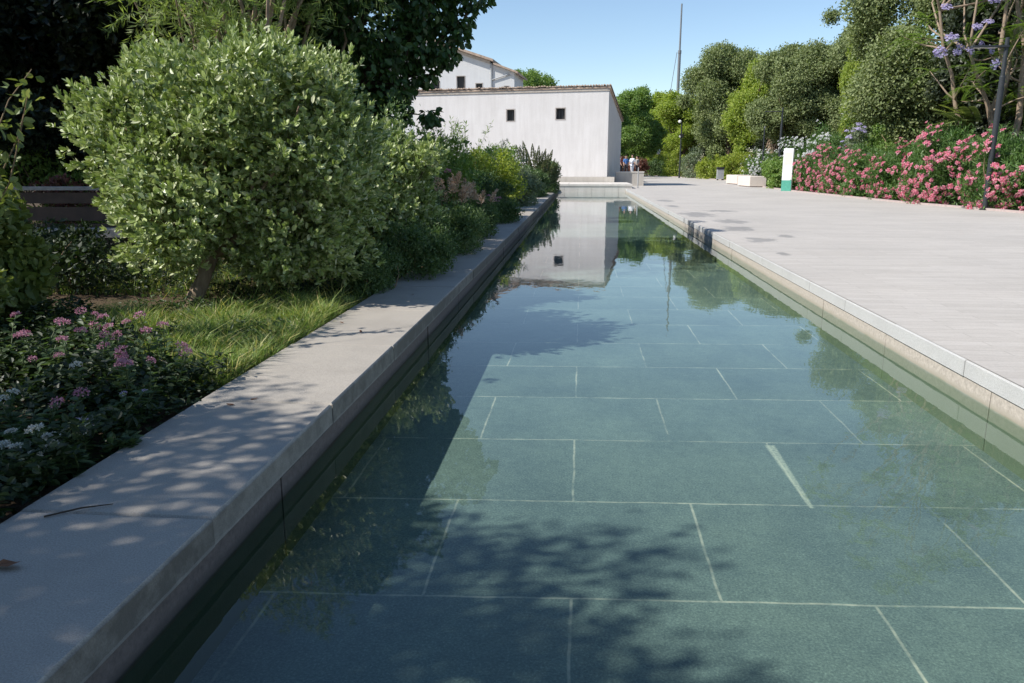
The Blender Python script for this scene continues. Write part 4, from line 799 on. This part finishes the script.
# jacaranda
def jacaranda():
    rng=R(400); t=thing('jacaranda','pale multi stemmed jacaranda with purple blossom behind the near lamp','tree',(16.1,32.3,0)); st=MB(); lf=MB()
    ends=[(-1.7,-.4,5.6),(-.55,-.3,7.8),(-.1,.2,8.6),(1.9,0,7.4),(2.6,.6,5.9),(-2.6,.4,7.2),(.8,1,9)]
    tips=[]
    for i,e in enumerate(ends):
        p=limb(rng,(rng.normal()*.12,rng.normal()*.1,-.1),e,.05,8); st.tube(p,np.linspace(.17 if i<5 else .12,.05,8),8)
        for j in range(7):
            a=rng.uniform(.55,1); b=np.array([np.interp(a,np.linspace(0,1,8),p[:,k_]) for k_ in range(3)]); q=b+rdir(rng,1)[0]*np.array([1.5,1.5,.8])+np.array([0,0,.6]); st.tube(limb(rng,b,q,.1,5),np.linspace(.045,.012,5),5); tips.append(q)
    top,q_=make_lobes(rng,np.array([-.8,.3,12.6]),np.array([5.4,4.4,4.3]),46,1.2); tips+=list(top)
    for c_ in top: st.tube(limb(rng,np.array(ends[rng.integers(7)]),c_,.1,5),np.linspace(.05,.012,5),5)
    for q in tips:
        m=11; d=rdir(rng,m); d[:,2]=d[:,2]*.5+.15; d=unit(d)
        for k_ in range(m):     # a frond: rows of small leaflets
            u=np.linspace(.1,1,16); B=q+np.outer(u,d[k_])*.75-np.outer(u**2,[0,0,.22]); s=unit(np.cross(d[k_],[0,0,1.])[None])
            for sg in(-1,1): leaves(lf,B,np.repeat(unit(s*sg+d[k_]*.4),16,0),np.tile([0,0,1.],(16,1)),.13,.045,six=False)
    lf.build('crown',M['midgreen'],t); st.build('trunk',M['palebark'],t,True)
    for i,pz in enumerate([(-2.6,-.9,6.0),(-2.2,-.7,5.75),(-1.9,-.9,5.55),(-2.4,-1,5.5),(-1.5,-.8,5.8),(-1.2,-.9,5.6),(-1.0,-1,5.05),(-2.9,-.7,5.55),(-1.4,-.9,6.55),(-1.7,-.8,6.4),(-2.9,-.8,7.1),(-1.0,-.8,7.5),(-1.3,-.9,7.3),(.3,-.9,6.1),(.55,-.8,5.95),(1.8,-.8,6.5),(-3.6,-.8,7.9),(-3.3,-.4,8.2),(0,-2.4,9.5),(-3,-2.5,9.6),(-4.6,-2.5,11.4),(1.2,-2.5,10.2),(-.4,-2.9,12),(-2.4,-3,13),(-3.4,-2.5,10.4),(-5,-1.5,9.8)]):
        o=BPu[i%3].copy(); COL.objects.link(o); o.parent=t; o.location=pz; s=rng.uniform(.6,1.15); o.scale=(s*1.3,s,s*1.1); o.rotation_euler=(rng.uniform(.7,1.5),rng.normal()*.3,rng.normal()*.4); o.data.name='blossom'
jacaranda()
def fern():
    rng=R(410); t=thing('fan_palm','light green fern leaved plant left of the jacaranda stems','plant',(14.9,31.8,.0)); lf=MB(); st=MB()
    for i in range(13):
        az=rng.uniform(PI*.55,PI*1.35); l=rng.uniform(1.1,1.9); el=rng.uniform(.0,.7); d=np.array([math.cos(az)*math.cos(el),math.sin(az)*math.cos(el)*.6,math.sin(el)]); u=np.linspace(0,1,20)[:,None]
        B=np.array([0,0,2.45+rng.random()*.9])+u*d*l-u**2*np.array([0,0,.35]); st.tube(np.vstack([[0,0,-.1],[0,0,2],B[::4]]),np.linspace(.03,.006,7),5)
        s=unit(np.cross(d,[0,0,1.])[None])
        for sg in(-1,1): leaves(lf,B,np.repeat(unit(s*sg+d*.5),20,0),np.tile([0,0,1.],(20,1)),.30,.07,six=True,droop=.2)
    lf.build('frond',M['edge'],t); st.build('stem',M['stem'],t)
fern()
# background trees on the right
OK=tree('oak_tree','large grey green oak above the pink oleanders',(21.0,48.5,0),(0,0,8.6),(5.6,5.4,7.6),48,1.55,140000,.18,.12,'oak','bark',500,.35,tuft=.45)
O2=tree('oak_tree','broad grey green oak above the white oleander',(19.7,74.5,0),(0,0,7.4),(4.5,4.4,5.3),42,1.35,120000,.19,.13,'oak','bark',507,.32,tuft=.45)
O3=dup(O2,'rounded oak left of the bright yellow green elm, leaning over the plaza end',(16.9,94,0),2.1,(1.2,1.2,1.2))
O4=dup(OK,'oak filling the gap behind the broad oak',(24,74,0),1.2,(1,1,1.0))
D1=tree('evergreen_tree','dark shaded evergreen behind the jacaranda',(21.2,39,0),(0,0,6.8),(4.3,4.2,6.4),76,1.3,52000,.25,.16,'oakdark','bark',510,.3,tuft=.4)
D2=dup(D1,'dark evergreen at the right frame edge beyond the jacaranda',(24,34,0),2.4,1.05)
D3=dup(D1,'tall dark evergreen rising above the top right of the picture',(25.5,45.5,0),.7,1.45)
D4=dup(D1,'dark low evergreen in the shadowed gap above the yellow shrubs',(20.3,82,0),3.3,.72)
for o in(OK,O2,O3,O4): o['group']='grey green oaks beyond the plaza'
D5=dup(D1,'dark evergreen far behind the litter bin shrubs',(21.5,122,0),1.1,1.1)
D6=dup(D1,'dark evergreen far behind the stone benches',(30,108,0),5.1,1.2)
D7=dup(D1,'dark evergreen at the far end of the plaza hedge',(13.5,178,0),3.9,1.15)
for o in(D1,D2,D3,D4,D5,D6,D7): o['group']='dark evergreens beyond the plaza'
E1=tree('elm_tree','bright yellow green tree between the two grey oaks',(18.4,87,0),(0,0,7.9),(3.0,2.7,5.6),34,1.05,52000,.24,.15,'elm','bark',520,.25,tuft=.6)
E2=dup(E1,'bright yellow green sapling top right of the broad oak',(19.3,58.5,0),1.5,(.42,.42,.86))
E3=dup(E1,'yellow green tree above the small path lamp',(14.0,142,0),2.5,(1.7,1.7,1.12))
E4=dup(E1,'yellow green tree left of the camera pole, lower than its neighbours',(17.0,134,0),4.1,(1.5,1.5,1.05))
for o in(E1,E2,E3,E4): o['group']='yellow green trees beyond the plaza'
G1=tree('ash_tree','mid green tree just right of the white barn',(8.2,122,0),(0,0,7.6),(4.2,4,5.6),60,1.4,70000,.28,.18,'midgreen','bark',530,.3,tuft=.5)
G2=dup(G1,'mid green tree farther right of the barn below the mast',(12.6,150,0),1.4,(1.1,1.1,1.02))
G3=dup(G1,'green tree top showing above the barn roof beside the white house',(-6.6,104,0),2.2,(.95,.95,1.04))
G4=dup(G1,'green tree hidden low behind the barn and the people',(3.5,112,0),5,(1.0,1.0,.8))
G5=dup(G1,'far green tree behind the mast foot',(19,160,0),3.1,(1.3,1.3,1.05))
for o in(G1,G2,G3,G4,G5): o['group']='mid green trees far behind'
t=thing('skirted_palm','palm trunk with pale skirt of dead fronds in the dark gap','palm',(18.0,77,0))
rng=R(540); mb=MB(); n=700; P=np.c_[rng.normal(size=(n,2))*.12,rng.uniform(2.2,4.6,n)]; d=rdir(rng,n); d[:,2]=-abs(d[:,2])-1.2; leaves(mb,P,unit(d),rdir(rng,n),.9,.10,six=False); mb.build('skirt',M['straw'],t)
mb=MB(); mb.lathe([(.32,-.1),(.26,.4),(.22,2.4),(.24,4.8)],12); mb.build('trunk',M['bark'],t)
mb=MB(); n=46
for i in range(n):
    d=rdir(rng,1)[0]; d[2]=abs(d[2])*.7; u=np.linspace(.1,1,16)[:,None]; B=np.array([0,0,4.8])+u*d*1.7-u**2*np.array([0,0,.6]); s=unit(np.cross(d,[0,0,1.])[None])
    for sg in(-1,1): leaves(mb,B,np.repeat(unit(s*sg+d*.6),16,0),np.tile([0,0,1.],(16,1)),.4,.05,six=False)
mb.build('crown',M['oakdark'],t)
for o in HP+HW+[HLi]+BP+BWt+BPu: bpy.data.objects.remove(o)

# ---------------------------------------------------------------- light, sky, camera
EL,AZ=math.radians(43),math.radians(23)       # sun from the left, 25 degrees towards the camera
s=Vector((-math.cos(EL)*math.cos(AZ),-math.cos(EL)*math.sin(AZ),math.sin(EL)))
sun=bpy.data.lights.new('sun','SUN'); sun.energy=5.0; sun.angle=math.radians(.53); sun.color=(1,.95,.87)
so=bpy.data.objects.new('sun',sun); COL.objects.link(so); so.rotation_euler=s.to_track_quat('Z','Y').to_euler(); so.location=(-20,-10,30)
w=bpy.data.worlds.new('World'); sc.world=w; w.use_nodes=True; nt=w.node_tree; nt.nodes.clear()
sky=N(nt,'ShaderNodeTexSky'); sky.sky_type='NISHITA'; sky.sun_disc=False; sky.sun_elevation=EL; sky.sun_rotation=math.atan2(s.x,s.y)
sky.air_density=1.; sky.dust_density=0.; sky.ozone_density=2.2; sky.altitude=0
bg=N(nt,'ShaderNodeBackground'); bg.inputs[1].default_value=.126; o=N(nt,'ShaderNodeOutputWorld'); L(nt,sky.outputs[0],bg.inputs[0]); L(nt,bg.outputs[0],o.inputs[0])
cam=bpy.data.cameras.new('camera'); co=bpy.data.objects.new('camera',cam); COL.objects.link(co); sc.camera=co
cam.sensor_width=36; cam.lens=27.0; cam.clip_end=4000; cam.clip_start=.05
P_=math.atan(175/768); YW=math.radians(5.05)
co.location=(0,0,1.4); co.rotation_euler=(PI/2-P_,0,YW)
sc.view_settings.view_transform='Standard'; sc.view_settings.look='None'; sc.view_settings.gamma=1; sc.view_settings.exposure=.35
sc.cycles.max_bounces=8; sc.cycles.transparent_max_bounces=8; sc.cycles.transmission_bounces=4; sc.cycles.diffuse_bounces=3; sc.cycles.glossy_bounces=3
